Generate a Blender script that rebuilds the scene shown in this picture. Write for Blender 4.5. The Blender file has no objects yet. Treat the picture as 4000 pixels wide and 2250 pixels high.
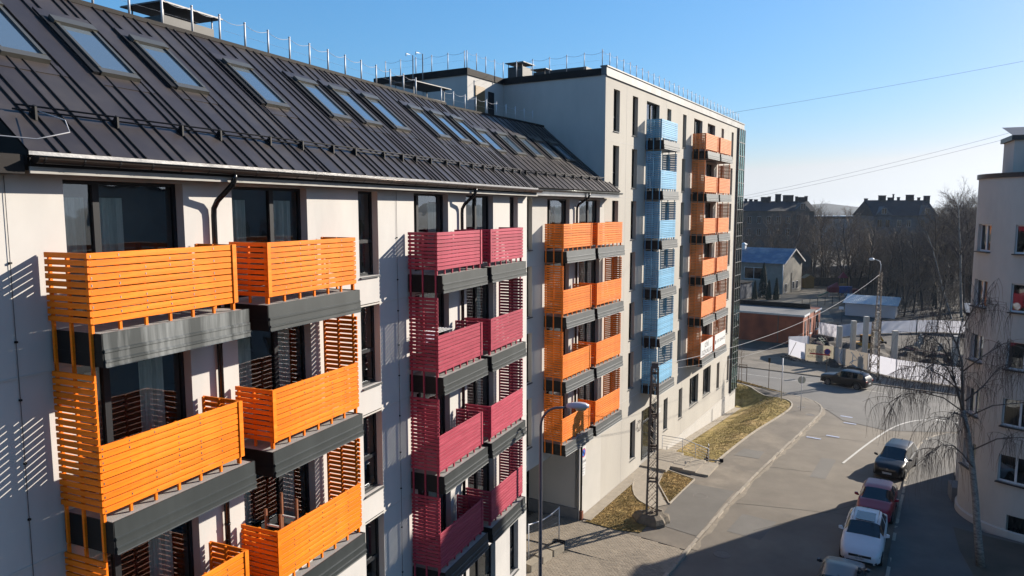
import bpy, bmesh, math, random
from mathutils import Vector, Matrix
random.seed(7)
R = math.radians
SC = bpy.context.scene
COL = SC.collection
H = 16.4                                   # camera height above the near pavement
YAW = 23.3303; PITCH = 6.2
SUN_AZ, SUN_EL = 36.5, 22.0                # from +Y towards +X

# ------------------------------------------------------------------ camera, sky, sun, exposure
cam_d = bpy.data.cameras.new('camera'); cam = bpy.data.objects.new('camera', cam_d); COL.objects.link(cam)
cam.location = (0, 0, H); cam.rotation_euler = (R(90-PITCH), 0, R(YAW))
cam_d.sensor_width = 36.0; cam_d.lens = 36.0*2826/4000; cam_d.clip_start = 0.1; cam_d.clip_end = 9000
SC.camera = cam
world = bpy.data.worlds.new('World'); SC.world = world; world.use_nodes = True
wn = world.node_tree; wn.nodes.clear()
sky = wn.nodes.new('ShaderNodeTexSky'); sky.sky_type = 'NISHITA'; sky.sun_disc = False
sky.sun_elevation = R(SUN_EL); sky.sun_rotation = R(SUN_AZ)
sky.altitude = 0; sky.air_density = 1.0; sky.dust_density = 0.5; sky.ozone_density = 2.0
bg = wn.nodes.new('ShaderNodeBackground'); bg.inputs[1].default_value = 0.05
wo = wn.nodes.new('ShaderNodeOutputWorld')
# white balance of the clear spring sky: no yellow cast towards the horizon
sep = wn.nodes.new('ShaderNodeSeparateColor'); com = wn.nodes.new('ShaderNodeCombineColor'); wn.links.new(sky.outputs[0], sep.inputs[0])
def wmath(op, a, b):
    n = wn.nodes.new('ShaderNodeMath'); n.operation = op
    for i, v in enumerate((a, b)):
        if isinstance(v, (int, float)): n.inputs[i].default_value = v
        else: wn.links.new(v, n.inputs[i])
    return n.outputs[0]
g_ = sep.outputs[1]
g2_ = wmath('MULTIPLY', wmath('POWER', g_, .65), 1.76)
rg_ = wmath('MINIMUM', wmath('DIVIDE', sep.outputs[0], wmath('MAXIMUM', g_, 1e-5)), 1.0)
bg_ = wmath('MAXIMUM', wmath('MULTIPLY', wmath('DIVIDE', sep.outputs[2], wmath('MAXIMUM', g_, 1e-5)), 1.27), 1.06)
wn.links.new(wmath('MULTIPLY', g2_, wmath('MINIMUM', wmath('MULTIPLY', wmath('POWER', rg_, 2.4), 1.12), .95)), com.inputs[0])
wn.links.new(g2_, com.inputs[1]); wn.links.new(wmath('MULTIPLY', g2_, bg_), com.inputs[2])
wn.links.new(com.outputs[0], bg.inputs[0]); wn.links.new(bg.outputs[0], wo.inputs[0])
sun_d = bpy.data.lights.new('sun', 'SUN'); sun = bpy.data.objects.new('sun', sun_d); COL.objects.link(sun)
sun_d.energy = 5.0; sun_d.angle = R(0.53); sun_d.color = (1.0, 0.91, 0.78)
sdir = Vector((math.sin(R(SUN_AZ))*math.cos(R(SUN_EL)), math.cos(R(SUN_AZ))*math.cos(R(SUN_EL)), math.sin(R(SUN_EL))))
sun.rotation_euler = (-sdir).to_track_quat('-Z', 'Y').to_euler(); sun.location = (60, 60, 80)
vs = SC.view_settings
vs.view_transform = 'Standard'; vs.look = 'None'; vs.exposure = 1.2; vs.gamma = 1.0; vs.use_curve_mapping = False
SC.cycles.max_bounces = 6; SC.cycles.diffuse_bounces = 3; SC.cycles.glossy_bounces = 3
SC.cycles.transparent_max_bounces = 10; SC.cycles.transmission_bounces = 3; SC.cycles.caustics_reflective = False

# ------------------------------------------------------------------ helpers
ANG = 30.583437-23.330309                  # the far wing turns 7.25 degrees
dC = (math.sin(R(ANG)), math.cos(R(ANG))); nC = (dC[1], -dC[0])
def SN(s, n): return (s*dC[0]+n*nC[0], s*dC[1]+n*nC[1])          # along / across the far wing -> world
def sst(t): t = max(0, min(1, t)); return t*t*(3-2*t)
def G(x, y):                               # terrain height
    s = x*dC[0]+y*dC[1]; n = x*nC[0]+y*nC[1]
    zr = -.028*max(0, min(s-40, 43))
    zl = .05-.083*max(0, min(s-42, 27))
    w = sst((-11.8-n)/3.3)*(1-sst((s-67.5)/3.5))
    if n < -24: w *= 1-sst((-24-n)/5)
    return zr+(zl-zr)*w if s > 30 else zr

class MB:
    def __init__(s): s.v = []; s.f = []; s.m = []
    def add(s, vs_, fs, mi=0):
        o = len(s.v); s.v += [tuple(p) for p in vs_]; s.f += [tuple(i+o for i in f) for f in fs]; s.m += [mi]*len(fs); return s
    def box(s, x0, x1, y0, y1, z0, z1, mi=0):
        v = [(x0,y0,z0),(x1,y0,z0),(x1,y1,z0),(x0,y1,z0),(x0,y0,z1),(x1,y0,z1),(x1,y1,z1),(x0,y1,z1)]
        return s.add(v, [(0,3,2,1),(4,5,6,7),(0,1,5,4),(1,2,6,5),(2,3,7,6),(3,0,4,7)], mi)
    def quad(s, a, b, c, d, mi=0): return s.add([a,b,c,d], [(0,1,2,3)], mi)
    def prism(s, poly, z0, z1, mi=0):
        n = len(poly); v = [(x,y,z0) for x,y in poly]+[(x,y,z1) for x,y in poly]
        f = [tuple(range(n-1,-1,-1)), tuple(range(n,2*n))]+[(i,(i+1)%n,n+(i+1)%n,n+i) for i in range(n)]
        return s.add(v, f, mi)
    def extr(s, prof, y0, y1, mi=0):       # profile of (x,z) swept along y
        n = len(prof); v = [(x,y0,z) for x,z in prof]+[(x,y1,z) for x,z in prof]
        f = [tuple(range(n)), tuple(range(2*n-1,n-1,-1))]+[(i,n+i,n+(i+1)%n,(i+1)%n) for i in range(n)]
        return s.add(v, f, mi)
    def beam(s, a, b, w, h=None, mi=0):
        h = w if h is None else h
        a = Vector(a); b = Vector(b); d = (b-a).normalized()
        up = Vector((0,0,1)) if abs(d.z) < .95 else Vector((1,0,0))
        x = d.cross(up).normalized()*w/2; y = x.cross(d).normalized()*h/2
        v = [a-x-y,a+x-y,a+x+y,a-x+y,b-x-y,b+x-y,b+x+y,b-x+y]
        return s.add(v, [(0,3,2,1),(4,5,6,7),(0,1,5,4),(1,2,6,5),(2,3,7,6),(3,0,4,7)], mi)
    def tube(s, pts, r, n=6, mi=0, cap=True):
        pts = [Vector(p) for p in pts]; rs = r if isinstance(r, (list,tuple)) else [r]*len(pts)
        o = len(s.v); k = len(pts); px = None
        for i, p in enumerate(pts):
            d = (pts[min(i+1,k-1)]-pts[max(i-1,0)]).normalized()
            if px is None:
                up = Vector((0,0,1)) if abs(d.z) < .9 else Vector((1,0,0)); px = d.cross(up).normalized()
            else: px = (px-d*px.dot(d)).normalized()
            q = d.cross(px)
            for j in range(n):
                a = 2*math.pi*j/n; s.v.append(tuple(p+(px*math.cos(a)+q*math.sin(a))*rs[i]))
        for i in range(k-1):
            for j in range(n):
                j2 = (j+1)%n; s.f.append((o+i*n+j,o+i*n+j2,o+(i+1)*n+j2,o+(i+1)*n+j)); s.m.append(mi)
        if cap:
            s.f.append(tuple(o+j for j in range(n-1,-1,-1))); s.m.append(mi)
            s.f.append(tuple(o+(k-1)*n+j for j in range(n))); s.m.append(mi)
        return s
    def lathe(s, prof, n=16, mi=0, c=(0,0)):
        o = len(s.v); k = len(prof)
        for r, z in prof:
            for j in range(n):
                a = 2*math.pi*j/n; s.v.append((c[0]+r*math.cos(a), c[1]+r*math.sin(a), z))
        for i in range(k-1):
            for j in range(n):
                j2 = (j+1)%n; s.f.append((o+i*n+j,o+i*n+j2,o+(i+1)*n+j2,o+(i+1)*n+j)); s.m.append(mi)
        s.f.append(tuple(o+j for j in range(n-1,-1,-1))); s.m.append(mi)
        s.f.append(tuple(o+(k-1)*n+j for j in range(n))); s.m.append(mi)
        return s
    def mesh(s, name, mats, smooth=False):
        me = bpy.data.meshes.new(name); me.from_pydata(s.v, [], s.f)
        for m in (mats if isinstance(mats, (list,tuple)) else [mats]): me.materials.append(m)
        if any(s.m): me.polygons.foreach_set('material_index', s.m)
        if smooth: me.polygons.foreach_set('use_smooth', [True]*len(me.polygons))
        me.update(); return me
    def build(s, name, mats, parent=None, smooth=False, loc=None, rz=None, fix=True):
        me = s.mesh(name, mats, smooth)
        if fix:
            bm = bmesh.new(); bm.from_mesh(me); bmesh.ops.recalc_face_normals(bm, faces=bm.faces); bm.to_mesh(me); bm.free()
        return put(name, me, parent, loc, rz)

def put(name, me, parent=None, loc=None, rz=None):
    o = bpy.data.objects.new(name, me); COL.objects.link(o)
    if parent is not None: o.parent = parent
    if loc is not None: o.location = loc
    if rz is not None: o.rotation_euler = (0, 0, rz)
    return o
def empty(name, loc=(0,0,0), rz=0.0):
    o = put(name, None, None, loc, rz); o.empty_display_size = .3; return o
def tag(o, label=None, cat=None, group=None, kind=None):
    if label: o['label'] = label
    if cat: o['category'] = cat
    if group: o['group'] = group
    if kind: o['kind'] = kind
    return o
def copy_tree(o, parent=None):
    c = o.copy(); COL.objects.link(c); c.parent = parent
    for ch in list(o.children):
        copy_tree(ch, c)
    return c
def text_mesh(txt, size, name='lettering', extrude=.002):
    cu = bpy.data.curves.new(name, 'FONT'); cu.body = txt; cu.size = size; cu.align_x = 'CENTER'; cu.align_y = 'CENTER'; cu.extrude = extrude
    cu.resolution_u = 3
    t = bpy.data.objects.new('tmp_text', cu); COL.objects.link(t)
    dg = bpy.context.evaluated_depsgraph_get(); me = bpy.data.meshes.new_from_object(t.evaluated_get(dg)); me.name = name
    bpy.data.objects.remove(t); bpy.data.curves.remove(cu)
    return me
def put_text(txt, size, mat, parent, mtx, name='lettering', sx=1.0):
    me = text_mesh(txt, size, name); me.materials.clear(); me.materials.append(mat)
    o = put(name, me, parent); o.matrix_local = mtx @ Matrix.Diagonal((sx,1,1,1)); return o
def face_mtx(pos, out, up=(0,0,1)):        # local x = reading direction, z = out of the wall
    z = Vector(out).normalized(); y = Vector(up); x = y.cross(z).normalized(); y = z.cross(x)
    m = Matrix((x,y,z)).transposed().to_4x4(); m.translation = Vector(pos); return m

# ------------------------------------------------------------------ materials
def mat(name, col, rough=.7, metal=0.0, var=0.0, scale=3.0, rnd=0.0, bump=0.0, bscale=60.0, spec=.5, stain=None, sscale=.6, stretch=None, wave=None, coat=0.0):
    col = tuple(c*.74 for c in col); stain = tuple(c*.74 for c in stain) if stain else None
    m = bpy.data.materials.new(name); m.use_nodes = True; nt = m.node_tree; N = nt.nodes; L = nt.links
    b = N['Principled BSDF']; b.inputs['Base Color'].default_value = (*col, 1); b.inputs['Roughness'].default_value = rough
    b.inputs['Metallic'].default_value = metal; b.inputs['Specular IOR Level'].default_value = spec
    if coat: b.inputs['Coat Weight'].default_value = coat; b.inputs['Coat Roughness'].default_value = .05
    tc = N.new('ShaderNodeTexCoord'); src = tc.outputs['Object']
    if stretch:
        mp = N.new('ShaderNodeMapping'); mp.inputs['Scale'].default_value = stretch; L.new(src, mp.inputs[0]); src = mp.outputs[0]
    cur = None
    def scaled(sock, lo, hi):
        r = N.new('ShaderNodeMapRange'); r.inputs[1].default_value = .3; r.inputs[2].default_value = .7
        r.inputs[3].default_value = lo; r.inputs[4].default_value = hi; L.new(sock, r.inputs[0]); return r.outputs[0]
    vals = []
    if var:
        t = N.new('ShaderNodeTexNoise'); t.inputs['Scale'].default_value = scale; t.inputs['Detail'].default_value = 6; t.inputs['Roughness'].default_value = .65
        L.new(src, t.inputs['Vector']); vals.append(scaled(t.outputs['Fac'], 1-var, 1+var))
    if rnd:
        oi = N.new('ShaderNodeObjectInfo'); r = N.new('ShaderNodeMapRange'); r.inputs[3].default_value = 1-rnd; r.inputs[4].default_value = 1+rnd
        L.new(oi.outputs['Random'], r.inputs[0]); vals.append(r.outputs[0])
    base = N.new('ShaderNodeRGB'); base.outputs[0].default_value = (*col, 1); cur = base.outputs[0]
    if stain:
        t = N.new('ShaderNodeTexNoise'); t.inputs['Scale'].default_value = sscale; t.inputs['Detail'].default_value = 5; t.inputs['Roughness'].default_value = .6
        L.new(src, t.inputs['Vector']); r = N.new('ShaderNodeValToRGB'); r.color_ramp.elements[0].position = .45; r.color_ramp.elements[1].position = .68
        L.new(t.outputs['Fac'], r.inputs[0]); mx = N.new('ShaderNodeMix'); mx.data_type = 'RGBA'
        mx.inputs[7].default_value = (*stain, 1); L.new(r.outputs[0], mx.inputs[0]); L.new(cur, mx.inputs[6]); cur = mx.outputs[2]
    for v in vals:
        mx = N.new('ShaderNodeVectorMath'); mx.operation = 'SCALE'; L.new(cur, mx.inputs[0]); L.new(v, mx.inputs['Scale']); cur = mx.outputs[0]
    L.new(cur, b.inputs['Base Color'])
    if bump:
        t = N.new('ShaderNodeTexNoise'); t.inputs['Scale'].default_value = bscale; t.inputs['Detail'].default_value = 3; L.new(src, t.inputs['Vector'])
        bp = N.new('ShaderNodeBump'); bp.inputs['Strength'].default_value = bump; bp.inputs['Distance'].default_value = .02
        L.new(t.outputs['Fac'], bp.inputs['Height']); L.new(bp.outputs[0], b.inputs['Normal'])
    return m
def glass_mat(name, tint=(.55,.6,.6), refl=.10, rough=.015, gcol=(.85,.92,1)):
    m = bpy.data.materials.new(name); m.use_nodes = True; nt = m.node_tree; N = nt.nodes; L = nt.links; N.remove(N['Principled BSDF'])
    tr = N.new('ShaderNodeBsdfTransparent'); tr.inputs[0].default_value = (*tint, 1)
    gl = N.new('ShaderNodeBsdfGlossy'); gl.inputs['Color'].default_value = (*gcol, 1); gl.inputs['Roughness'].default_value = rough
    fr = N.new('ShaderNodeFresnel'); fr.inputs[0].default_value = 1.5
    ad = N.new('ShaderNodeMath'); ad.operation = 'ADD'; ad.use_clamp = True; ad.inputs[1].default_value = refl; L.new(fr.outputs[0], ad.inputs[0])
    tc = N.new('ShaderNodeTexCoord'); t = N.new('ShaderNodeTexNoise'); t.inputs['Scale'].default_value = .9; L.new(tc.outputs['Object'], t.inputs['Vector'])
    bp = N.new('ShaderNodeBump'); bp.inputs['Strength'].default_value = .035; bp.inputs['Distance'].default_value = .2; L.new(t.outputs['Fac'], bp.inputs['Height']); L.new(bp.outputs[0], gl.inputs['Normal'])
    mx = N.new('ShaderNodeMixShader'); L.new(ad.outputs[0], mx.inputs[0]); L.new(tr.outputs[0], mx.inputs[1]); L.new(gl.outputs[0], mx.inputs[2])
    L.new(mx.outputs[0], N['Material Output'].inputs[0]); return m

M = {}
M['plaster'] = mat('plaster', (.575,.55,.52), .9, var=.05, scale=1.3, bump=.12, bscale=160, stain=(.515,.495,.475), sscale=.45, stretch=(1,1,.4))
M['plaster_far'] = mat('plaster_far', (.50,.465,.41), .9, var=.07, scale=.8, bump=.15, bscale=120, stain=(.42,.39,.345), sscale=.4, stretch=(1,1,.35))
M['plaster_pale'] = mat('plaster_pale', (.55,.52,.475), .9, var=.05, scale=.8, bump=.3, bscale=70)
M['plinth'] = mat('plinth', (.20,.20,.20), .9, var=.1, bump=.4)
M['plaster_right'] = mat('plaster_right', (.55,.505,.45), .92, var=.08, scale=1.1, bump=.15, bscale=90, stain=(.545,.495,.445), sscale=.5, stretch=(1,1,.4))
def wood(name, c, side=.12): return mat(name, c, .55, var=.16, scale=2.2, rnd=side, stretch=(1,1,9), bump=.12, bscale=30, spec=.2, stain=tuple(min(.9,q*1.18+.012) for q in c), sscale=.7)
M['orange'] = wood('orange_wood', (.92,.205,.005))
M['orange_deep'] = wood('orange_wood_deep', (.70,.115,.012))
M['purple'] = wood('plum_wood', (.38,.050,.082))
M['orange_b'] = wood('orange_wood_b', (.84,.205,.020))
M['orange_c'] = wood('orange_wood_c', (.82,.245,.07))
M['blue'] = wood('blue_wood', (.175,.41,.61))
M['zinc'] = mat('zinc_screw', (.55,.55,.55), .35, 1.0)
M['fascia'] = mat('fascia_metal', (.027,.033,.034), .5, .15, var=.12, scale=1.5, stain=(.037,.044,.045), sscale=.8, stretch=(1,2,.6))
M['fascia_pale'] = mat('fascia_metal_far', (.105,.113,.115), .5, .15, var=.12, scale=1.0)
M['fascia_stain'] = mat('fascia_stained', (.030,.036,.037), .5, .15, var=.15, scale=1.5, stain=(.20,.21,.21), sscale=.9, stretch=(1,4,.35))
M['concrete'] = mat('concrete', (.34,.32,.30), .9, var=.15, scale=4, bump=.3)
M['concrete_light'] = mat('concrete_light', (.52,.50,.47), .85, var=.1, scale=3, bump=.3)
M['roof'] = mat('roof_metal', (.050,.040,.039), .40, .30, var=.14, scale=1.6, rnd=.12, stain=(.078,.064,.056), sscale=.9)
M['seam'] = mat('roof_seam', (.034,.028,.027), .5, .2, spec=.4)
M['roof_dark'] = mat('roof_trim', (.024,.021,.020), .75, 0, var=.1, spec=.15)
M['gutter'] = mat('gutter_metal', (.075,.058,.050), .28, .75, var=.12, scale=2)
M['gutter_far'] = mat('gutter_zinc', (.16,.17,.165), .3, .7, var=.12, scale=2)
M['flash'] = mat('flashing', (.42,.41,.40), .3, .8, var=.15, scale=1.2, bump=.3, bscale=6)
M['eave_board'] = mat('eave_board', (.40,.385,.36), .8, var=.2, scale=5, stretch=(1,.3,4), stain=(.20,.19,.175), sscale=5)
M['galv'] = mat('galvanised', (.62,.63,.66), .6, .35, var=.1)
M['steel'] = mat('dark_steel', (.10,.10,.105), .5, .6, var=.15)
M['rust'] = mat('rusty_steel', (.17,.125,.092), .75, .15, var=.25, scale=4, stain=(.09,.07,.058), sscale=2)
M['black'] = mat('black_metal', (.012,.012,.014), .6, 0, spec=.2)
M['pipe'] = mat('downpipe_metal', (.018,.018,.020), .25, .5)
M['frame'] = mat('window_frame', (.017,.018,.021), .6, spec=.2)
M['slab_side'] = mat('slab_side', (.009,.010,.011), .6, spec=.2)
M['parapet'] = mat('parapet_sheet', (.15,.155,.16), .6, .15, var=.2, scale=1.0, stain=(.24,.245,.25), sscale=.7)
M['frame_white'] = mat('window_frame_white', (.72,.72,.73), .45)
M['sill'] = mat('window_sill', (.20,.205,.205), .35, .5)
M['sill_dark'] = mat('window_sill_dark', (.035,.030,.030), .45, .2)
M['pane'] = glass_mat('pane', (.70,.74,.72), .07)
M['cable'] = mat('cable_sheath', (.42,.42,.44), .8)
M['pane_dark'] = glass_mat('pane_dark', (.30,.33,.33), .10)
M['pane_far'] = glass_mat('pane_curtain_wall', (.50,.62,.58), .10, .03, (.62,.85,.82))
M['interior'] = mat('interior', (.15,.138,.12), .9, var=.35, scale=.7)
M['curtain'] = mat('curtain', (1.0,.98,.86), .9, var=.15, scale=8, stretch=(1,6,.5))
M['skyglass'] = mat('skylight_glass', (.085,.12,.16), .05, 0, spec=.9, coat=.8)
M['skyframe'] = mat('skylight_frame', (.135,.13,.115), .4, .5)
M['chimney'] = mat('chimney_sheet', (.035,.035,.036), .6, .2, var=.25, scale=3)
# ------------------------------------------------------------------ the apartment row: walls, windows, balconies
def wall(mb, y0, y1, z0, z1, holes, x=0.0, depth=.24, cut=None):
    ys = sorted({y0, y1, *[h[0] for h in holes], *[h[1] for h in holes]}); zs = sorted({z0, z1, *[h[2] for h in holes], *[h[3] for h in holes]})
    ys = [y for y in ys if y0 <= y <= y1]; zs = [z for z in zs if z0 <= z <= z1]
    for a, b in zip(ys, ys[1:]):
        run = None
        for c, d in zip(zs, zs[1:]):
            ym, zm = (a+b)/2, (c+d)/2
            if any(h[0] < ym < h[1] and h[2] < zm < h[3] for h in holes):
                if run: mb.quad((x,a,run[0]),(x,b,run[0]),(x,b,run[1]),(x,a,run[1])); run = None
            else: run = (run[0], d) if run else (c, d)
        if run: mb.quad((x,a,run[0]),(x,b,run[0]),(x,b,run[1]),(x,a,run[1]))
    for a, b, c, d in [h[:4] for h in holes]:
        q = x-depth
        mb.quad((x,a,c),(x,a,d),(q,a,d),(q,a,c)); mb.quad((x,b,c),(q,b,c),(q,b,d),(x,b,d))
        mb.quad((x,a,d),(x,b,d),(q,b,d),(q,a,d)); mb.quad((x,a,c),(q,a,c),(q,b,c),(x,b,c))

def window(parent, y0, y1, z0, z1, mull=(), tran=(), x=-.19, sill=True, fr=.065, fm='frame', pm='pane', sm='sill', name='window', curt=None, out=0.0):
    m = MB(); d = .07
    m.box(x-d, x, y0, y0+fr, z0, z1); m.box(x-d, x, y1-fr, y1, z0, z1)
    m.box(x-d, x, y0+fr, y1-fr, z0, z0+fr); m.box(x-d, x, y0+fr, y1-fr, z1-fr, z1)
    for q in mull: m.box(x-d-.003, x+.018, q-.06, q+.06, z0+fr, z1-fr)
    ys = [y0+fr, *[t for q in mull for t in (q-.06, q+.06)], y1-fr]
    for k in range(0, len(ys), 2):
        for t in tran: m.box(x-d+.003, x+.012, ys[k], ys[k+1], t-.045, t+.045)
    w = m.build(name, M[fm], parent)
    for k in range(0, len(ys), 2):
        zz = [z0+fr, *[v for t in tran for v in (t-.045, t+.045)], z1-fr]
        for j in range(0, len(zz), 2):
            MB().quad((x-.035,ys[k],zz[j]),(x-.035,ys[k+1],zz[j]),(x-.035,ys[k+1],zz[j+1]),(x-.035,ys[k],zz[j+1])).build('pane', M[pm], w, fix=False)
    if sill:
        MB().extr([(x,z0+.012),(out+.06,z0-.018),(out+.06,z0-.05),(out+.045,z0-.05),(out+.045,z0-.03),(x,z0)], y0+.004, y1-.004).build('sill', M[sm], w)
    if curt:
        for (a, b) in curt:
            c = MB(); n = max(6, int((b-a)*22)); pv = None
            for i in range(n+1):
                y = a+(b-a)*i/n; xx = x-.17+.035*math.sin(i*2.1+a*7)+.02*math.sin(i*.9)
                p = ((xx, y, z0+.1), (xx*1.0, y, z1-.28))
                if pv: c.quad(pv[0], p[0], p[1], pv[1])
                pv = p
            c.build('curtain', M['curtain'], w, smooth=True, fix=False)
    return w

SLAT_H, PITCH_S = .083, .1111
_cache = {}
def slat_mesh(kind, length, mt):
    k = (kind, round(length,3), mt)
    SLAT_H = .095 if kind == 'front' else .083
    if k not in _cache:
        m = MB(); b = .004
        if kind == 'front': prof_axis = 'y'; m.extr([(0,0),(.026,0),(.03,b),(.03,SLAT_H-b),(.026,SLAT_H),(0,SLAT_H)], 0, length)
        else:
            m.extr([(0,0),(.026,0),(.03,b),(.03,SLAT_H-b),(.026,SLAT_H),(0,SLAT_H)], 0, length)
            m.v = [(y, -x, z) for x, y, z in m.v]
        me = m.mesh('slat', M[mt]); bm = bmesh.new(); bm.from_mesh(me); bmesh.ops.recalc_face_normals(bm, faces=bm.faces); bm.to_mesh(me); bm.free()
        _cache[k] = me
    return _cache[k]
def post_mesh(h, mt):
    k = ('post', round(h,3), mt)
    if k not in _cache: _cache[k] = MB().box(0, .045, 0, .045, 0, h).mesh('post', M[mt])
    return _cache[k]

XF = 1.04                                   # outer face of the balcony fronts
def balcony(parent, y0, y1, L, mt, left, right, single, fm='fascia', sl=(.10,.15), first=False, screws=False, label=None, endboard=None, inner=None, low=False):
    """L slab top. left/right: 'low' 'full'. single: slats as objects of their own."""
    s0, s1 = y0+sl[0], y1+sl[1]
    b = MB().box(.0, 1.12, s0+.012, s1-.012, L-.44, L-.006).build('balcony', M['concrete'], parent)
    if label: b['label'] = label
    f = MB(); prof = [(1.122,L+.012),(1.15,L+.012),(1.155,L-.235),(1.185,L-.25),(1.185,L-.285),(1.17,L-.29),(1.172,L-.39),(1.20,L-.405),(1.20,L-.435),(1.182,L-.44),(1.185,L-.50),(1.205,L-.515),(1.122,L-.515)]
    f.extr(prof, s0, s1)
    f.box(.02, 1.124, s0, s1, L-.515, L-.505)
    f.build('slab_fascia', M[fm], b)
    for (a, c) in ((s0-.022, s0-.001), (s1+.001, s1+.022)):
        MB().box(.02, 1.149, a, c, L-.30, L+.008).box(.02, 1.161, a-.004, c+.004, L-.512, L-.297).build('slab_side', M['slab_side'], b)
    zt = L+1.245
    loose = MB()
    def slat(kind, x, y, z, ln):
        me = slat_mesh(kind, ln, mt)
        jz = random.uniform(-.003,.003); jx = random.uniform(-.002,.002)
        if single:
            o = put('slat', me, b, (x+(jx if kind == 'front' else 0), y+(jx if kind != 'front' else 0), z+jz))
        else:
            loose.add([(v.co.x+x+jx, v.co.y+y, v.co.z+z+jz) for v in me.vertices], [tuple(p.vertices) for p in me.polygons])
    for k in range(10): slat('front', XF-.03, y0+.031, zt-.095-k*PITCH_S, y1-y0-.062)
    n = 6; ph = 1.245-.012
    for i in range(n+1):
        y = y0+.035+(y1-y0-.115)*i/n
        put('post', post_mesh(ph, mt), b, (XF-.03-.047, y, L+.008))
    def side(y, sgn, mode):
        yy = y if sgn < 0 else y
        rows = 10 if mode == 'low' else 20
        top = zt if mode == 'low' else L+2.36
        for k in range(rows):
            z = top-SLAT_H-k*PITCH_S
            slat('side', .07, (y+.03) if sgn < 0 else y, z, XF-.07)
        bot = -.50 if mode == 'full' or sgn < 0 else .008
        if mode == 'low' and (sgn > 0 or endboard == 'left'): bot = .008
        hh = (1.245 if mode == 'low' else 2.49)-bot-.006
        if first and mode == 'low' and sgn < 0 and endboard != 'left': bot = -.63; hh = 1.245+.62
        for x in (.09, .50, .93):
            put('post', post_mesh(hh, mt), b, (x, y+.034 if sgn < 0 else y-.079, L+bot))
    side(y0, -1, left); side(y1, 1, right)
    if endboard == 'right': MB().box(XF+.001, XF+.022, y1-.10, y1-.005, zt-10*PITCH_S+.02, zt+.003).build('end_board', M[mt], b)
    if endboard == 'left': MB().box(XF+.001, XF+.022, y0+.005, y0+.10, zt-10*PITCH_S+.02, zt+.003).build('end_board', M[mt], b)
    if not single: tag(loose.build('slats', M[mt], b), kind='stuff')
    if screws:
        sc = MB()
        for k in range(10):
            z = zt-SLAT_H/2-k*PITCH_S
            for i in range(n+1):
                y = y0+.057+(y1-y0-.115)*i/n
                sc.box(XF, XF+.004, y-.008, y+.008, z+random.choice((-.018,.018))-.008, z+.008)
        sc2 = sc.build('screws', M['zinc'], b); sc2['kind'] = 'stuff'
    return b

def gutter(parent, x, z, y0, y1, gm, r=.075, seg=.62):
    g = MB(); n = 9; pts = [(x-r*math.cos(math.pi*i/(n-1)), z-r*math.sin(math.pi*i/(n-1))) for i in range(n)]
    inn = [(x-(r-.008)*math.cos(math.pi*i/(n-1)), z-(r-.008)*math.sin(math.pi*i/(n-1))) for i in range(n)]
    for (a, b), (c, d) in zip(zip(pts, pts[1:]), zip(inn, inn[1:])):
        g.quad((a[0],y0,a[1]),(b[0],y0,b[1]),(b[0],y1,b[1]),(a[0],y1,a[1])); g.quad((c[0],y0,c[1]),(c[0],y1,c[1]),(d[0],y1,d[1]),(d[0],y0,d[1]))
    g.tube([(x+r,y0,z),(x+r,y1,z)], .012, 6)
    for yy in (y0, y1): g.add([(p[0],yy,p[1]) for p in pts], [tuple(range(n))])
    o = g.build('gutter', M[gm], parent, fix=False, smooth=True)
    y = y0+.1
    br = MB(); q = [(x-(r+.006)*math.cos(math.pi*i/(n-1)), z-(r+.006)*math.sin(math.pi*i/(n-1))) for i in range(n)]
    for a, b in zip(q, q[1:]): br.quad((a[0],-.014,a[1]),(b[0],-.014,b[1]),(b[0],.014,b[1]),(a[0],.014,a[1]))
    me = br.mesh('gutter_bracket', M['black'])
    while y < y1: put('gutter_bracket', me, o, (0, y, 0)); y += seg
    return o

def downpipe(parent, y, ze, z1, xe, z0):
    pts = [(xe, y+.12, ze), (xe, y+.12, ze-.12), (xe-.04, y+.10, ze-.24), (.18, y+.02, ze-.55), (.10, y, ze-.70), (.09, y, ze-.85), (.09, y, z0)]
    m = MB(); m.tube(pts, .055, 10)
    for z in [ze-1.5-1.9*i for i in range(int((ze-z0-1.5)/1.9))]: m.tube([(.09,y,z-.02),(.09,y,z+.02)], .064, 10)
    return m.build('downpipe', M['pipe'], parent, smooth=True)

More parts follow.
